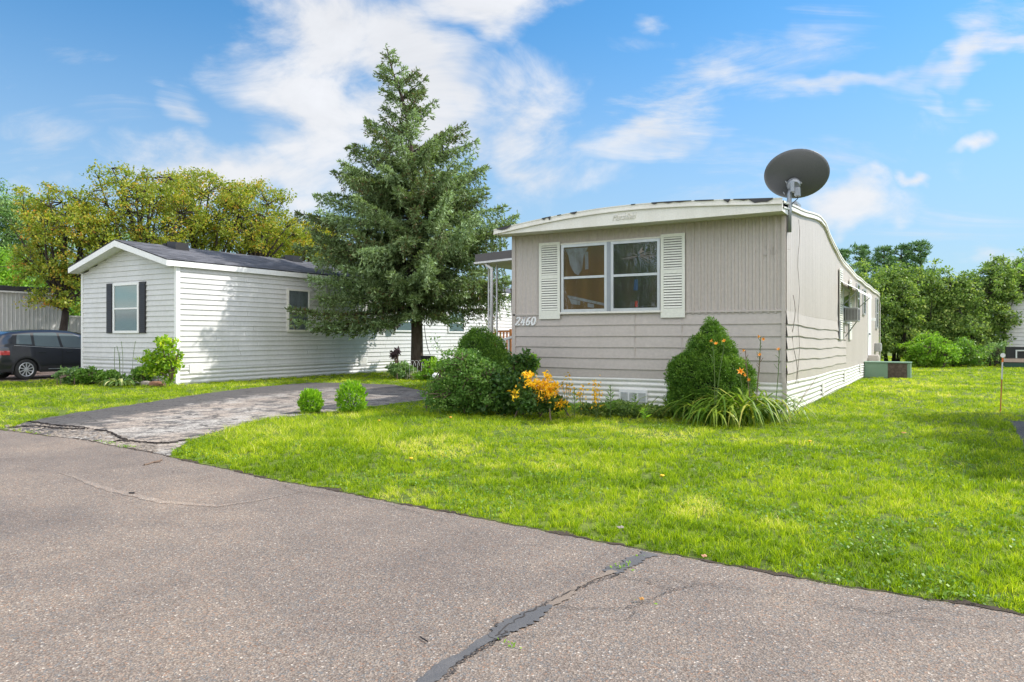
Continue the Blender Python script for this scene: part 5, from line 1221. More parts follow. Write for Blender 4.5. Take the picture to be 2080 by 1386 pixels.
    quads_mesh('crown', V, LM_needle, t, {'rnd': rg.random(n), 'clump': np.clip(K, 0, 1)})
    hg = MB(); p = axis(1.7)+Rv*.25; hg.tube([p, p+Vector((.05, 0, -.4)), p+Rv*.12+Vector((0, 0, -.8)), p+Rv*.2+Vector((0, 0, -1.0))], .012, 5); hg.build('dead_twig', M_barkd, t)
spruce()

# --- trees at the left, behind the white home
def E(px, py, d, base, rx, ry, rz):     # ellipsoid centre relative to base
    p = D(px, d, ZY(py, d)); return (p.x-base.x, p.y-base.y, p.z, rx, ry, rz)
b = D(118, 29.5); deciduous('crab_apple_tree', 'reddish crab apple with a low hanging bough beside the white home corner', b, 2.4, [E(150, 500, 29.5, b, 2.0, 1.8, 1.7), E(118, 430, 30, b, 1.5, 1.5, 1.1), E(95, 560, 29, b, 1.3, 1.2, 1.1), E(150, 600, 29, b, .9, 1.0, .9), E(85, 618, 28.5, b, .65, .6, .25), E(60, 470, 30, b, .9, .9, .8)], .16, 400, .11, 46, LM_crab, bark=M_barkd, seed=21, group='trees behind the white home', clr=.36, boxclip=lambda P: P[:, 0] < -22.5)
b = D(300, 31); deciduous('crab_apple_tree', 'tall crab apple with thin rusty top sprays rising over the gable roof', b, 3.2, [E(290, 440, 31, b, 2.6, 2.2, 1.7), E(235, 375, 31, b, 1.0, 1.0, 1.0), E(330, 390, 31, b, 1.5, 1.4, 1.0), E(220, 480, 30, b, 1.6, 1.6, 1.2)], .17, 360, .11, 46, LM_crab, bark=M_barkd, seed=22, group='trees behind the white home', clr=.40)
b = D(408, 34); deciduous('crab_apple_tree', 'wide yellow-green crab apple between the two roof vents', b, 3.0, [E(405, 420, 34, b, 2.4, 2.2, 1.6), E(400, 375, 34, b, 1.5, 1.4, .75), E(470, 455, 34, b, 1.8, 1.8, 1.3), E(380, 490, 34, b, 2.2, 2, 1.0)], .18, 380, .115, 46, LM_crab, bark=M_barkd, seed=23, group='trees behind the white home', clr=.42)
b = D(522, 36); deciduous('crab_apple_tree', 'crab apple with dark curved trunk showing above the far roof', b, 4.2, [E(520, 425, 36, b, 1.7, 1.7, 1.3), E(485, 395, 36, b, .9, .9, .7), E(560, 480, 37, b, 1.6, 1.6, 1.0), E(500, 490, 36, b, 1.8, 1.8, .8)], .17, 260, .115, 46, LM_crab, bark=M_barkd, seed=24, group='trees behind the white home', clr=.40)
LM_crab2 = leafmat('yellow_green_leaves', [(0, (.06, .11, .012)), (.5, (.15, .18, .02)), (.85, (.26, .20, .02)), (1, (.30, .16, .03))], .38, lift=2.0)
b = D(605, 40); deciduous('crab_apple_tree', 'golden green tree between the white roof end and the spruce', b, 3, [E(600, 490, 40, b, 2.0, 2, 1.35), E(640, 500, 41, b, 2, 2, 1.2), E(560, 500, 40, b, 1.4, 1.4, .9)], .17, 330, .12, 56, LM_crab2, seed=25, group='trees behind the white home', clr=.45)
b = D(-30, 52); deciduous('broadleaf_tree', 'tall grey-green tree at the far left edge', b, 6, [E(-20, 470, 52, b, 3.5, 3, 3), E(20, 440, 52, b, 2.2, 2, 1.6), E(40, 540, 52, b, 2.6, 2.2, 2.2)], .3, 420, .17, 56, LM_blue, seed=31, clr=.7)
b = D(12, 44); deciduous('broadleaf_tree', 'rounded light green tree above the grey home roof', b, 3, [E(5, 560, 44, b, 1.7, 1.6, 1.4), E(20, 585, 44, b, 1.2, 1.2, .8), E(-20, 590, 44, b, 1.5, 1.5, 1.2)], .2, 260, .15, 50, LM_light, seed=32, clr=.5)
for i, (px, py, d, lb_) in enumerate(((150, 470, 62, 'dull green tree seen in gaps between the crab apples at left'), (255, 450, 66, 'dark green tree far behind the gable roof peak'), (620, 520, 60, 'distant green tree low behind the golden tree'), (90, 560, 58, 'dark bushy tree behind the grey home roof'))):
    b = D(px, d); h = ZY(py, d); deciduous('broadleaf_tree', lb_, b, h*.4, [(0, 0, h*.62, 4.2, 3.5, h*.36), (2, 1, h*.5, 3, 3, h*.3)], .3, 240, .24, 46, LM_blue if i != 3 else LM_green, seed=41+i, clr=1.0)
# --- hedge thicket and pines at the right
hl = [(1748, 33.0, 535, 'leafy hedge tree directly behind the far end of the beige home'), (1815, 33.5, 528, 'dense hedge tree behind the green condenser box'), (1885, 34.0, 540, 'hedge tree rising behind the bright green bush'), (1948, 33.5, 550, 'dark hedge tree right of the bright green bush'),
      (2010, 34.0, 530, 'hedge tree with loose top sprays left of the marker stake'), (2075, 34.5, 522, 'tallest hedge tree at the right edge of the photo')]
for i, (px, d, py, lb_) in enumerate(hl):
    b = D(px, d); h = ZY(py, d); k = [1.0, 1.06, .96, .95, 1.06, 1.12][i]
    ells = [(0, 0, h*.50, 1.15*k, 1.1, h*.40), (.3, .2, h*.74, .9*k, .9, h*.26), (-.5, -.2, h*.42, .9, .9, h*.34), (.55, -.3, h*.30, .75, .75, h*.27)]
    if i >= 4: ells = [(0, 0, h*.52, 1.15*k, 1.1, h*.40), (.35, .2, h*.80, .9*k, .9, h*.24), (-.5, -.2, h*.35, .9, .9, h*.34)] if i == 4 else [(0, 0, h*.62, 1.3*k, 1.1, h*.28), (.35, .2, h*.82, 1.1, .9, h*.22), (-1.0, 0, h*.45, .7, .7, h*.30), (.9, .3, h*.5, .8, .7, h*.3)]
    deciduous('hedge_tree', lb_, b, h*.35, ells, .07, 330, .12, 52, LM_hedge, bark=M_barkd, seed=60+i, group='hedge trees along the back of the lawn', clr=.34, stems=3, hollow=.35)
b = D(1890, 31); deciduous('bush', 'bright green bush at the foot of the hedge', b, .5, [(0, 0, .75, .95, .8, .62), (.5, 0, .5, .6, .6, .45), (-.5, 0, .45, .5, .5, .4)], .04, 170, .085, 60, LM_light, seed=71, clr=.25, cat='bush', stems=3)
b = D(1957, 31.5); deciduous('bush', 'mid green bush right of the bright green bush', b, .5, [(0, 0, .6, .75, .6, .6)], .04, 90, .085, 60, LM_green, seed=72, clr=.25, cat='bush', stems=2)
b = D(2022, 32); deciduous('bush', 'pale leaved low bush under the hedge by the stake', b, .4, [(0, 0, .6, .7, .5, .5)], .03, 70, .06, 50, LM_blue, seed=73, clr=.25, cat='bush', stems=2)
def pine(px, d, pytop, label, seed):
    r = random.Random(seed); rg = np.random.default_rng(seed); b = D(px, d); h = ZY(pytop, d); t = thing('pine_tree', b, label, 'tree', 'pine trees behind the hedge')
    mb = MB(); mb.tube([b, b+Vector((.1, 0, h*.5)), b+Vector((0, 0, h*.98))], [.22, .15, .03], 7); C = []; K = []; Dn = []
    z = h*.35
    while z < h:
        for k in range(4):
            a = r.uniform(0, 6.28); L_ = (1-(z/h))**.6*h*.25*r.uniform(.6, 1.15)+.25; v = Vector((math.cos(a), math.sin(a), .28)); tip = b+Vector((0, 0, z))+v*L_
            mb.tube([b+Vector((0, 0, z)), tip], [.05, .012], 4)
            for q_ in range(int(5+L_*5)):
                s_ = r.uniform(.35, 1.05); c = b+Vector((0, 0, z))+v*L_*s_+Vector((r.gauss(0, .13), r.gauss(0, .13), r.gauss(.05, .08))); kk = r.random()
                for w_ in range(16): C.append(tuple(c)); K.append(kk); Dn.append((r.gauss(0, 1), r.gauss(0, 1), r.gauss(.6, .7)))
        z += h*.055
    mb.build('trunk', M_barkd, t); C = np.array(C)+rg.normal(size=(len(C), 3))*.06; n = len(C)
    quads_mesh('crown', leaves(C, rg.uniform(.16, .34, n), direc=unit(np.array(Dn)), spread=.3, aspect=.24), LM_pine, t, {'rnd': rg.random(n), 'clump': np.array(K)})
for i, (px, d, py, lb_) in enumerate(((1715, 58, 508, 'leftmost dark pine rising behind the beige home roof'), (1752, 60, 498, 'second dark pine from the left behind the hedge'), (1795, 60, 502, 'middle dark pine behind the hedge'), (1830, 61, 497, 'dark pine just left of the spindly pine'), (1869, 60, 489, 'spindly open pine standing apart at the right of the pines'))): pine(px, d, py, lb_, 80+i)

# --- dwarf spruces by the home
def dwarf(name, label, base, lobes, n, seed, lmat=None, sz=.045):
    rg = np.random.default_rng(seed); t = thing(name, base, label, 'shrub'); B = np.array(base); C = []; Dn = []; K = []
    L_ = np.array(lobes); nb = 260
    w = L_[:, 3]*L_[:, 5]+.004; w = w/w.sum()
    # knobs spread over the lobes' surface
    ci = rg.choice(len(L_), nb*4, p=w); d = unit(rg.normal(size=(nb*4, 3))); P = L_[ci, :3]+d*L_[ci, 3:6]
    keep = np.ones(len(P), bool)
    for l in L_: keep &= (((P-l[:3])/(l[3:6]*.93))**2).sum(1) > 1
    P = P[keep]; d = d[keep]; kr = rg.random(len(P)); per = n//len(P)
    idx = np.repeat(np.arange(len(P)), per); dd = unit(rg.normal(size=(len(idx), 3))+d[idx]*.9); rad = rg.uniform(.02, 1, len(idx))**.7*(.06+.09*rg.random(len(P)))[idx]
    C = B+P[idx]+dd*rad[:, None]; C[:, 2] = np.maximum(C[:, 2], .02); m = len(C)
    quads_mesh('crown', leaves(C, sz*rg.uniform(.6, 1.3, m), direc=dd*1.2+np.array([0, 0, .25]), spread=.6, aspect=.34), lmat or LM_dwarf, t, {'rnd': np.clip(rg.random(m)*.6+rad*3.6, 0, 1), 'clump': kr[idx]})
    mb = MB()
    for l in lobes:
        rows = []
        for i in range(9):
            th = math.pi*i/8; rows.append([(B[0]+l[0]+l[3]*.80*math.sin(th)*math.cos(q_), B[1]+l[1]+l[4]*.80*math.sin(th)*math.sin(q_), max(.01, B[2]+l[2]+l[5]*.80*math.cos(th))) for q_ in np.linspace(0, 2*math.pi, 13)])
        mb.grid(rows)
    mb.build('shade_core', M_shadecore, t); return t
M_shadecore = paint('inner_shade_core', (.012, .022, .008), .95, .4)  # solid dark core: the shade inside the shrub is put into its colour
dd_ = 11.55; b = D(1437, dd_)
s = dd_/F
def LB(px, py, rx, rz, base, d, dy=0, ry=None): # lobe from photo pixels
    p = D(px, d, ZY(py, d)); r = d/F; return (p.x-base.x, p.y-base.y+dy, p.z, rx*r, (ry or rx)*r, rz*r)
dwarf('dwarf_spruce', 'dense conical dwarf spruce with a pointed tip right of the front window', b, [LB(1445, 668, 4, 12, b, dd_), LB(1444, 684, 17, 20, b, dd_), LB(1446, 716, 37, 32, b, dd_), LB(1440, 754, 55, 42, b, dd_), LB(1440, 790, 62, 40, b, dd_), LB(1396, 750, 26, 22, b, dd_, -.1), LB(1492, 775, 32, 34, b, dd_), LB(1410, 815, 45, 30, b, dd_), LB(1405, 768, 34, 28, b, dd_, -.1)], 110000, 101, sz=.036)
d2 = 13.8; b = D(982, d2)
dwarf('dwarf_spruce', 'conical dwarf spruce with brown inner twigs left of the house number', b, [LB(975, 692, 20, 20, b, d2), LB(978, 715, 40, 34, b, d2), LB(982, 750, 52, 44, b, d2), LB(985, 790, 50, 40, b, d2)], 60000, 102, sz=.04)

# --- leafy shrubs in the front bed
FD = 11.9
def frontbush(label, px, d, ell, ncl, leaf, per, lm, seed, clr=.13, name='shrub', stems=3, hollow=.3, group=None):
    b = D(px, d); L_ = []
    for (x, y, rx, rz) in ell: p = D(x, d, ZY(y, d)); r = d/F; L_.append((p.x-b.x, p.y-b.y, p.z, rx*r, min(rx*r, .42), rz*r))
    return deciduous(name, label, b, .2, L_, .012, ncl, leaf, per, lm, bark=M_dead, seed=seed, clr=clr, cat='shrub', stems=stems, hollow=hollow, group=group)
LM_rose = leafmat('feathery_leaves', [(0, (.035, .085, .02)), (.5, (.065, .14, .03)), (.85, (.12, .21, .06)), (1, (.26, .32, .12))], .35, lift=1.7)
frontbush('large feathery green shrub in front of the left dwarf spruce', 945, 12.2, [(930, 790, 62, 42), (960, 760, 55, 40), (905, 810, 42, 28), (985, 800, 50, 38), (935, 735, 38, 26), (1010, 780, 36, 34)], 400, .042, 60, LM_rose, 111, clr=.14, stems=1)
LM_peony = leafmat('dark_peony_leaves', [(0, (.02, .06, .014)), (.6, (.045, .10, .022)), (1, (.09, .16, .03))], .25, .35, lift=1.3)
frontbush('dark green peony clump between feathery shrub and yellow shrub', 1040, 12.0, [(1035, 790, 42, 36), (1060, 740, 22, 24), (1020, 820, 36, 20)], 200, .07, 45, LM_peony, 112, clr=.12)
frontbush('tall leafy weed standing by the number 2460 corner', 1075, 12.2, [(1075, 735, 14, 26), (1060, 755, 20, 18)], 40, .065, 30, LM_light, 113, clr=.08)
frontbush('bright lime foliage at the left end of the front bed', 915, 12.6, [(912, 762, 17, 14), (905, 745, 12, 10)], 40, .06, 40, LM_box, 114, clr=.09)
# sprigs reaching over the bed
for i, (px, py, px2, py2, lb_) in enumerate(((930, 770, 882, 690, 'tall wispy sprig leaning left above the feathery shrub'), (950, 760, 925, 712, 'short wispy sprig beside the left dwarf spruce'))):
    t = thing('sprig', D(px, 12.3), lb_, 'plant'); a = D(px, 12.3, .2); c = D(px2, 12.3, ZY(py2, 12.3)); P = curvepts(a, c, .1, 8, random.Random(i)); mb = MB(); mb.tube(P, .006, 4); mb.build('stem', M_stem, t)
    C = np.array([tuple(P[2+k % 6]+Vector((random.gauss(0, .06), random.gauss(0, .06), random.gauss(0, .05)))) for k in range(130)]); quads_mesh('leaves', leaves(C, rng.uniform(.03, .06, 130)), LM_rose, t, {'rnd': rng.random(130), 'clump': rng.random(130)})
# the yellow leaved shrub: green base, yellow top
t = frontbush('shrub with golden yellow leaf sprays in front of the beige home', 1095, 11.55, [(1090, 815, 42, 22), (1060, 808, 24, 24), (1120, 822, 26, 14)], 150, .055, 46, LM_peony, 115, clr=.11)
rg = np.random.default_rng(5); C = []
for (x, y, sx_, sy_, n_) in ((1072, 762, 9, 6, 110), (1085, 778, 16, 7, 170), (1105, 785, 18, 9, 230), (1112, 765, 5, 10, 90), (1120, 800, 14, 12, 200), (1137, 820, 12, 7, 170), (1100, 805, 16, 6, 110), (1048, 800, 7, 8, 60), (1075, 815, 10, 6, 50), (1130, 785, 6, 6, 60)):
    for k in range(n_): C.append(tuple(D(rg.normal(x, sx_*.6), rg.normal(11.45, .12), ZY(rg.normal(y, sy_*.6), 11.45))))
C = np.array(C); n = len(C); quads_mesh('yellow_leaves', leaves(C, rg.uniform(.035, .075, n), aspect=.5), LM_yellow, t, {'rnd': rg.random(n), 'clump': rg.random(n)})
# small yellow seedlings along the wall
for i, (x, y, w_, lb_) in enumerate(((1212, 800, 10, 'small yellow-orange leaved plant left of the skirting vent'), (1180, 803, 8, 'tiny orange leaved plant near the middle of the bed'), (1150, 785, 12, 'thin yellow-green sprig rising before the white skirting'))):
    t = thing('small_plant', D(x, 11.7), lb_, 'plant'); C = np.array([tuple(D(rg.normal(x, w_*.55), rg.normal(11.7, .05), max(.05, ZY(rg.normal(y, 12), 11.7)))) for k in range([110, 60, 70][i])]); n = len(C)
    quads_mesh('leaves', leaves(C, rg.uniform(.03, .065, n)), LM_yellow, t, {'rnd': rg.random(n)*[1, 1, .45][i], 'clump': rg.random(n)*[1, 1, .3][i]}); mb = MB()
    for k in range(3): mb.tube(curvepts(D(x, 11.7), D(x+(k-1)*w_*.6, 11.7, ZY(y-8, 11.7)), .05, 5), .004, 4)
    mb.build('stem', M_stem, t)
def lupine(px, d, pytop, label, seed):
    t = thing('weed', D(px, d), label, 'plant'); r = random.Random(seed); h = ZY(pytop, d); b = D(px, d); mb = MB(); mb.tube([b, b+Vector((0, 0, h))], .006, 4); mb.build('stem', M_stem, t); C = []; Dn = []
    for k in range(26):
        z = h*(.25+.75*k/26); a = k*2.4; C.append((b.x, b.y, z)); Dn.append((math.cos(a), math.sin(a), .5))
    n = len(C); quads_mesh('leaves', leaves(np.array(C), rng.uniform(.09, .15, n)*(1.2-np.linspace(0, .7, n)), direc=unit(np.array(Dn))*3, spread=.3, aspect=.22), LM_green if seed % 2 else LM_light, t, {'rnd': rng.random(n), 'clump': rng.random(n)})
lupine(1240, 11.6, 782, 'upright narrow leaved weed just left of the skirting vent', 1); lupine(1310, 10.9, 830, 'pale upright weed at the front of the bed below the vent', 2); lupine(1167, 11.5, 790, 'narrow leaved weed between the yellow shrub and seedlings', 3); lupine(1290, 11.7, 800, 'dark weed standing right before the skirting vent', 5)
# low ground cover of the bed
n = 30000; px = rng.uniform(1000, 1400, n); dd = rng.uniform(10.9, 12.3, n); a = (px-1040)/F
x = dd*(cs*a-sn); y = dd*(cs+sn*a); ok = (y < 12.56) & (y > 11.0+.2*np.sin(x*3)); x, y = x[ok], y[ok]; n = len(x)
hh = (.10+.16*vnoise(np.stack([x, y], 1), 3, 31))*rng.random(n)**.5
V = leaves(np.stack([x, y, hh], 1), rng.uniform(.03, .06, n), up=1, aspect=.6)
tag(quads_mesh('ground_cover', V, LM_hedge, attrs={'rnd': rng.random(n), 'clump': vnoise(np.stack([x, y], 1), 4, 32)}), 'low green ground cover filling the bed along the front skirting', 'ground cover', kind='stuff')
# --- day lilies
def ribbons(name, parent, items, m, w=.02):
    V = []; Rn = []; Cl = []
    for (b, az, L_, up, seed) in items:
        r = random.Random(seed); h = Vector((math.cos(az), math.sin(az), 0)); s_ = Vector((-h.y, h.x, 0)); n = 7; P = []
        el = up
        p = Vector(b)
        for i in range(n+1):
            P.append(p.copy()); p = p+(h*math.cos(el)+Vector((0, 0, 1))*math.sin(el))*(L_/n); el -= up*.32*(1+r.uniform(-.2, .3))
            if p.z < .02: p.z = .02
        rr = r.random(); c_ = r.random()
        for i in range(n):
            w0 = w*(1-(i/n)**2.2)*(.6+.4*min(1, i/2)); w1 = w*(1-((i+1)/n)**2.2)*(.6+.4*min(1, (i+1)/2))
            V.append([P[i]-s_*w0*.5, P[i]+s_*w0*.5, P[i+1]+s_*w1*.5, P[i+1]-s_*w1*.5]); Rn.append(min(1, rr*.8+.25*i/n*rr)); Cl.append(c_)
    return quads_mesh(name, np.array([[tuple(q_) for q_ in v] for v in V]), m, parent, {'rnd': np.array(Rn), 'clump': np.array(Cl)})
r = random.Random(77)
for gi, (px, py, n, lmin, lmax, spr, lb_) in enumerate(((1500, 862, 140, .9, 1.6, .30, 'large arching day lily clump at the foot of the right dwarf spruce'), (1395, 852, 72, .6, 1.15, .26, 'smaller day lily clump left of the large one'), (1560, 856, 62, .65, 1.25, .20, 'day lily clump nearest the front corner of the home'), (1455, 866, 52, .6, 1.1, .20, 'day lily clump in front between the larger clumps'))):
    b = G(px, py); t = thing('day_lily', b, lb_, 'plant', 'day lilies at the front corner'); items = []
    for k in range(n):
        a = r.uniform(0, 6.28); rr_ = spr*math.sqrt(r.random()); items.append(((b.x+rr_*math.cos(a), b.y+rr_*math.sin(a)*.6, 0), r.uniform(0, 6.28), r.uniform(lmin, lmax), r.uniform(1.1, 1.5), k+gi*100))
    ribbons('blades', t, items, LM_lily, .040)
def lilyflower(mb, p, d, s_):
    d = d.normalized(); a = d.orthogonal().normalized(); b_ = d.cross(a)
    for k in range(6):
        q_ = k*math.pi/3; o = a*math.cos(q_)+b_*math.sin(q_); sd_ = -a*math.sin(q_)+b_*math.cos(q_)
        mb.add([p, p+d*s_*.6+o*s_*.25+sd_*s_*.16, p+d*s_*.8+o*s_*.75, p+d*s_*.6+o*s_*.25-sd_*s_*.16], [(0, 1, 2, 3)])
fl_ = [(1450, 850, 1448, 695, 1443, 695, 'orange lily stem in front of the right dwarf spruce'), (1450, 855, 1472, 695, 1470, 694, 'short orange lily bloom over the dwarf spruce'), (1525, 850, 1545, 684, 1552, 685, 'tallest orange lily stem against the beige wall'), (1530, 850, 1514, 712, 1517, 708, 'branched orange lily stem right of the dwarf spruce'),
       (1520, 850, 1503, 757, 1505, 760, 'wide open orange lily flower beside the dwarf spruce'), (1528, 850, 1524, 772, 1526, 776, 'drooping orange lily flower below the open one'), (1570, 850, 1583, 712, 1587, 710, 'pale pink lily bud nearest the corner post'), (1535, 850, 1545, 722, 1550, 724, 'lily bloom midway up right of the dwarf spruce')]
for k, (x0, y0, x1, y1, x2, y2, lb_) in enumerate(fl_):
    d = 10.9 if k > 1 else 10.6; b = D(x0, d); t = thing('lily_flower', b, lb_, 'flower', 'orange lilies at the front corner'); tip = D(x1, d, ZY(y1, d)); mb = MB(); mb.tube(curvepts(b, tip, .04, 7, random.Random(k)), .006, 5)
    for q_ in range(5): s0 = b.lerp(tip, .75+.05*q_); mb.tube([s0, s0+Vector((r.uniform(-.06, .06), 0, r.uniform(.03, .08)))], .004, 4)
    mb.build('stem', M_dead if k in (3, 7) else M_stem, t); mb = MB(); D_ = Vector((r.uniform(-.8, .8), -.7, r.uniform(-.1, .8))); lilyflower(mb, tip, D_, .05 if k != 4 else .09)
    if k in (4, 0, 2): lilyflower(mb, tip+Vector((.05, 0, -.04)), D_+Vector((.7, 0, 0)), .05)
    mb.build('bloom', M_petal, t)
t = thing('dry_stalk', G(1597, 860), 'thin dry stalks leaning across the side skirting', 'plant'); mb = MB()
for (x, y) in ((1660, 765), (1640, 790), (1690, 790)): mb.tube(curvepts(G(1597, 858), D(x, 12.0, ZY(y, 12.0)), .04, 6, random.Random(x)), .005, 4)
mb.build('stalks', M_dead, t)
# --- two little round shrubs on the lawn
for i, (px, d, w_, py, lb_) in enumerate(((631, 12.45, 21, 797, 'small round bright green shrub, left one of the pair on the lawn'), (714, 12.45, 27, 780, 'small round bright green shrub, right and larger one of the pair on the lawn'))):
    b = D(px, d); r_ = w_*d/F; h = ZY(py, d); t = thing('round_shrub', b, lb_, 'shrub', 'pair of small round shrubs'); rg = np.random.default_rng(200+i); n = 2600
    q_ = unit(rg.normal(size=(n, 3))); lump = 1+.12*np.sin(q_[:, 0]*6+i)*np.sin(q_[:, 2]*5+1)+.08*np.sin(q_[:, 1]*9); P = np.array(b)+q_*np.array([r_*.98, r_*.98, h*.5])*(lump*rg.uniform(.62, 1.05, n)**.6)[:, None]+np.array([0, 0, h*.46]); P[:, 2] = np.maximum(P[:, 2], .01)
    m2 = 420; q2 = unit(rg.normal(size=(m2, 3))+np.array([0, 0, .8])); P2 = np.array(b)+q2*np.array([r_, r_, h*.55])*rg.uniform(.85, 1.12, (m2, 1))+np.array([0, 0, h*.45])
    quads_mesh('leaves', np.concatenate([leaves(P, rg.uniform(.03, .055, n), direc=q_*.8+np.array([0, 0, .4]), spread=.6, aspect=.5), leaves(P2, rg.uniform(.05, .10, m2), direc=q2+np.array([0, 0, .6]), spread=.4, aspect=.35)]), LM_box, t, {'rnd': rg.random(n+m2)**1.3, 'clump': rg.random(n+m2)})
    mb = MB()
    for k in range(8): a = k*.8; mb.tube([b, b+Vector((math.cos(a)*r_*.5, math.sin(a)*r_*.5, h*.6))], .008, 4)
    mb.build('stems', M_barkd, t)
# mulch around them
mb = MB(); r = random.Random(8)
for px in (631, 714):
    b = D(px, 12.45); mb.add([(b.x, b.y, .03)]+[(b.x+.26*math.cos(k*.52)*r.uniform(.8, 1.3), b.y+.22*math.sin(k*.52)*r.uniform(.8, 1.2), .012) for k in range(12)], [(0, 1+k, 1+(k+1) % 12) for k in range(12)])
tag(mb.build('bare_soil', M_soil), kind='structure')
# --- bed along the white home front
def fbush(label, px, py0, d, ell, ncl, leaf, per, lm, seed, clr, name='shrub', group=None):
    return frontbush(label, px, d, ell, ncl, leaf, per, lm, seed, clr=clr, name=name, group=group)
LM_vine = leafmat('vine_leaves', [(0, (.06, .13, .012)), (.5, (.14, .26, .02)), (.85, (.30, .40, .03)), (1, (.6, .6, .05))], .45)
fbush('leafy lime green shrub at the front corner of the white home', 330, 0, 18.9, [(340, 700, 22, 18), (318, 728, 26, 15), (345, 735, 20, 22), (312, 752, 22, 12), (338, 765, 20, 14), (362, 712, 9, 9)], 95, .10, 22, LM_vine, 131, .14)
for i, (x, wd_, hp, lm, lb_) in enumerate(((142, 24, 14, LM_blue, 'blue-green spiky plant at the left end of the white home bed'), (183, 22, 14, LM_green, 'low green plant beside the blue-green one'), (225, 16, 10, LM_green, 'low green plant left of the variegated hosta'), (283, 20, 16, LM_green, 'green plant right of the variegated hosta'))):
    fbush(lb_, x, 0, 19.9, [(x, 768-hp*.3, wd_, hp)], 60, .08, 34, lm, 140+i, .13, name='bed_plant', group='low plants along the white home')
b = D(243, 19.3); t = thing('hosta', b, 'variegated hosta with cream edged leaves in the white home bed', 'plant'); items = []; r = random.Random(3)
for k in range(70): a = r.uniform(0, 6.28); items.append(((b.x+.12*math.cos(a), b.y+.1*math.sin(a), 0), a+r.uniform(-.5, .5), r.uniform(.35, .62), r.uniform(.8, 1.4), k))
ribbons('leaves', t, items, LM_hosta, .11)
mb = MB()
for x in (236, 240, 245, 248, 284, 270): mb.tube(curvepts(D(x, 19.3), D(x+(x-244)*.12+(2 if x > 250 else -2), 19.3, ZY(690+r.uniform(0, 30), 19.3)), .08, 6, r), .007, 4)
mb.build('flower_stalks', M_stem, t)
for i, (px, py, w_, m_, lb_) in enumerate(((175, 775, .32, M_stone, 'flat edging stone below the low green plants'), (188, 779, .38, M_stone, 'long flat edging stone in the middle of the bed edge'), (296, 783, .22, M_stone, 'greyish edging stone near the lime shrub'), (318, 784, .26, paint('reddish_stone', (.30, .15, .09), .85, .5), 'reddish edging stone below the lime shrub'), (342, 781, .42, M_stone, 'pale edging stone nearest the white home corner'))):
    b = G(px, py); t_ = MB(); k_ = 9; r = random.Random(i+5)
    rows = [[(b.x+w_*s_*math.cos(q_*6.283/k_)*(1+.15*math.sin(q_*2.1+i)), b.y+w_*.5*s_*math.sin(q_*6.283/k_), z_) for q_ in range(k_+1)] for s_, z_ in ((1, 0), (1.05, .05), (.85, .10), (.4, .12), (.01, .12))]
    t_.grid(rows); tag(t_.build('edging_stone', m_, smooth=True), lb_, 'stone', 'edging stones of the white home bed')
# --- planting around the spruce trunk
d = 22.6; b = D(845, d)
t = thing('trailing_plant', b, 'grey-green trailing plant clump around the spruce trunk', 'plant'); items = []; r = random.Random(13)
for k in range(260): a = r.uniform(0, 6.28); rr_ = .75*math.sqrt(r.random()); items.append(((b.x+rr_*math.cos(a)*1.05, b.y+rr_*math.sin(a)*.7, .0), r.uniform(0, 6.28), r.uniform(.4, .8), r.uniform(1.1, 1.5), k))
ribbons('strands', t, items, LM_grey, .022)
frontbush('low dark green clump left of the spruce trunk', 815, 22.4, [(818, 752, 22, 14), (800, 748, 8, 9)], 70, .09, 34, LM_blue, 151, clr=.16)
frontbush('green clump right of the spruce trunk', 885, 21.8, [(885, 748, 24, 17), (870, 765, 30, 8)], 90, .09, 36, LM_light, 152, clr=.16)
frontbush('dark purple leaved sprig left of the spruce trunk', 800, 22.3, [(800, 720, 6, 6), (806, 715, 6, 4)], 16, .09, 20, leafmat('purple_leaves', [(0, (.02, .02, .025)), (1, (.09, .06, .08))], .2), 153, clr=.08)
wg = thing('wire_border', D(845, 22.2), 'white arched wire garden border at the foot of the spruce', 'garden border'); mb = MB()
for k in range(7):
    c = D(822+k*8, 22.2); r_ = .09; mb.tube([(c.x+cs*r_*math.cos(q_), c.y+sn*r_*math.cos(q_), .42+.16*math.sin(q_)) for q_ in np.linspace(0, math.pi, 9)], .006, 4); mb.tube([(c.x-cs*r_, c.y-sn*r_, .42), (c.x-cs*r_, c.y-sn*r_, 0)], .006, 4)
mb.build('hoops', M_whitetrim, wg)
bk = thing('planter', D(866, 22.9), 'dark planter pot beside the spruce trunk', 'planter'); c = D(868, 22.9); mb = MB(); mb.lathe([(0, .35), (.16, .36), (.22, .66), (.24, .66), (.24, .70), (.19, .70), (.15, .6)], Matrix.Translation((c.x, c.y, 0)), 16); mb.build('pot', M_black, bk)
mb = MB(); mb.lathe([(.12, 0), (.05, .05), (.05, .34), (.14, .36)], Matrix.Translation((c.x, c.y, 0)), 12); mb.build('stand', M_black, bk)
mb = MB(); p = D(887, 20.5, .18); mb.lathe([(0, -.13), (.1, -.12), (.15, -.02), (.12, .08), (0, .12)], Matrix.Translation(p) @ Matrix.Rotation(.6, 4, 'Y') @ Matrix.Scale(.9, 4), 12); tag(mb.build('white_garden_stone', M_whitetrim, smooth=True), 'small white garden ornament stone near the driveway end', 'stone')
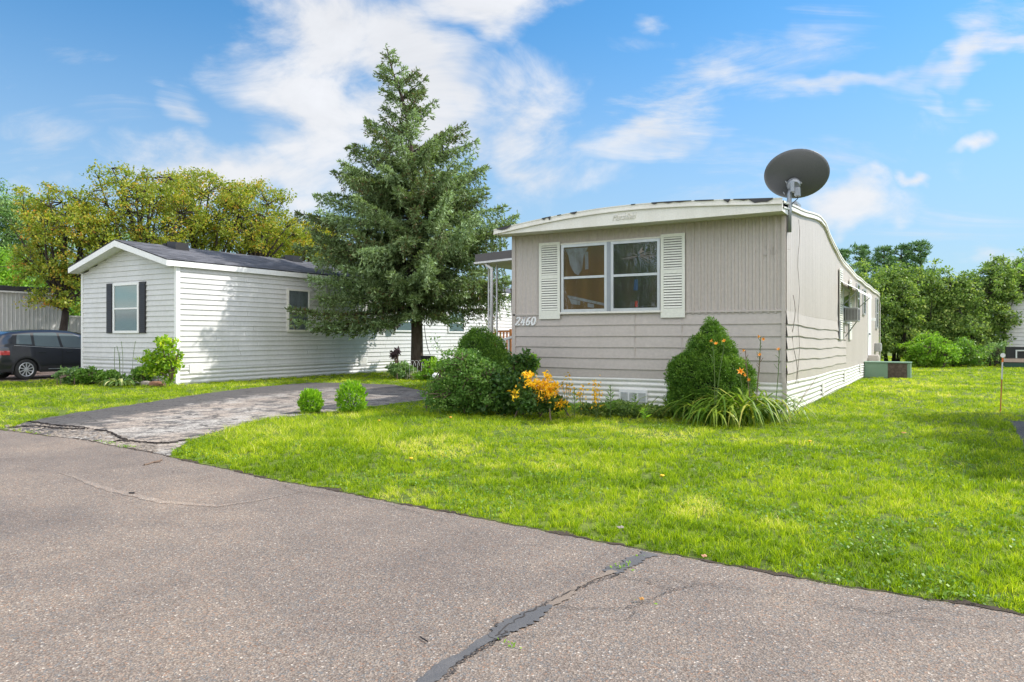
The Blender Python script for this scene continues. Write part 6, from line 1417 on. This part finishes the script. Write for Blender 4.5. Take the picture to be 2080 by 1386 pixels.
# --- small things on the ground
def twig(px0, py0, px1, py1, label, r_=.006, m=M_dead, z=.018):
    a, c = G(px0, py0), G(px1, py1); mb = MB(); pts = [a.lerp(c, k/6)+Vector((0, r_*(1.5 if r_ > .008 else 0)*math.sin(k*1.9), z)) for k in range(7)]; mb.tube(pts, r_, 5); r_ > .008 and mb.tube([pts[3], pts[3]+Vector((.05, .05, .003))], r_*.7, 4); tag(mb.build('twig', m), label, 'twig')
twig(293, 948, 331, 937, 'brown crooked twig on the road near the driveway', .010)
twig(262, 1006, 273, 1006, 'tiny dark stick on the road left of centre', .006, M_black)
twig(853, 1302, 869, 1312, 'short black stick on the road in the foreground', .0028, M_black)
M_fleaf = paint('fallen_leaf', (.45, .22, .05), .7, .4, bmp=0); M_pleaf = paint('pink_leaf', (.5, .25, .15), .7, .4, bmp=0)
def fallen(px, py, s_, m, label, name='fallen_leaf', cat='leaf', z=.02):
    c = G(px, py); mb = MB(); k = 8; mb.add([(c.x, c.y, z+.012)]+[(c.x+s_*math.cos(q_*.785)*(1 if q_ % 2 else .65), c.y+s_*.7*math.sin(q_*.785), z+.006*(q_ % 3)) for q_ in range(k)], [(0, 1+q_, 1+(q_+1) % k) for q_ in range(k)]); tag(mb.build(name, m), label, cat)
fallen(1430, 1138, .022, M_pleaf, 'pinkish fallen leaf on the road edge below the lawn'); fallen(1260, 1088, .030, M_stone, 'pale fallen leaf in the lawn edge left of the road seam', z=.05)
fallen(1303, 1227, .016, M_fleaf, 'small yellow fallen leaf on the cracked road'); fallen(1835, 886, .05, M_fleaf, 'brown fallen leaf lying in the side yard grass', z=.04)
for i, (px, py, lb_) in enumerate(((1345, 982, 'yellow dandelion in the middle of the front lawn'), (770, 864, 'yellow dandelion left of centre on the lawn'), (915, 857, 'orange dandelion near the feathery shrub'), (1645, 908, 'yellow dandelion near the home corner'), (835, 945, 'yellow dandelion low on the left lawn'))):
    c = G(px, py); t = thing('dandelion', c, lb_, 'flower', 'dandelions in the lawn'); mb = MB(); mb.lathe([(0, .07), (.016, .078), (.022, .07), (.012, .06), (0, .058)], Matrix.Translation(c), 10); mb.build('bloom', M_petal if i == 2 else paint('dandelion_yellow', (.8, .5, .02), .6, .2, bmp=0), t)
    mb = MB(); mb.tube([c, c+Vector((0, 0, .06))], .003, 4); mb.build('stem', M_stem, t)
# weeds in the road seams
wx = []
for (px, py, n_) in ((1262, 1158, 26), (1275, 1153, 22), (1300, 1135, 12), (1258, 1163, 14), (1030, 1318, 26), (1305, 1228, 8), (255, 909, 60), (225, 902, 40), (262, 911, 40), (25, 874, 30), (205, 899, 30)):
    c = G(px, py); wx += [(c.x+random.gauss(0, .03+.05*(px < 300)), c.y+random.gauss(0, .012+.02*(px < 300)), random.uniform(.012, .024)) for _ in range(n_ if px < 300 else n_//2)]
C = np.array(wx); n = len(C); tag(quads_mesh('weeds', leaves(C, rng.uniform(.010, .024, n), up=.8), LM_light, attrs={'rnd': rng.random(n), 'clump': rng.random(n)}), 'small weeds sprouting from the road seams and driveway edge', 'weeds', kind='stuff')
# --- unseen tree added off frame to cast shade on the right lawn, and trees over the road (seen in the window glass)
b = Vector((3.1, 15.2, 0)); deciduous('shade_tree', 'unseen broadleaf tree added to cast shade on the right lawn', b, 1.6, [(0, 0, 2.6, 1.25, 1.3, .9), (.1, -2.2, 2.5, 1.15, 1.2, .8), (.1, -4.3, 2.6, 1.1, 1.1, .8)], .09, 520, .12, 60, LM_green, seed=301, clr=.35)
for i, (x, y, h, rr_, lb_) in enumerate(((-16, -10, 8, 3.4, 'round tree across the road facing the driveway'), (-9.5, -11, 6, 2.6, 'lower round tree across the road facing the window'), (-2, -13, 8.5, 3.6, 'tall round tree across the road behind the camera'))):
    deciduous('street_tree', lb_, Vector((x, y, 0)), h*.35, [(0, 0, h*.62, rr_, rr_, h*.38), (1, .5, h*.45, rr_*.8, rr_*.8, h*.3)], .2, 260, .28, 46, LM_green, seed=310+i, clr=.9)
print('objects', len(bpy.data.objects))
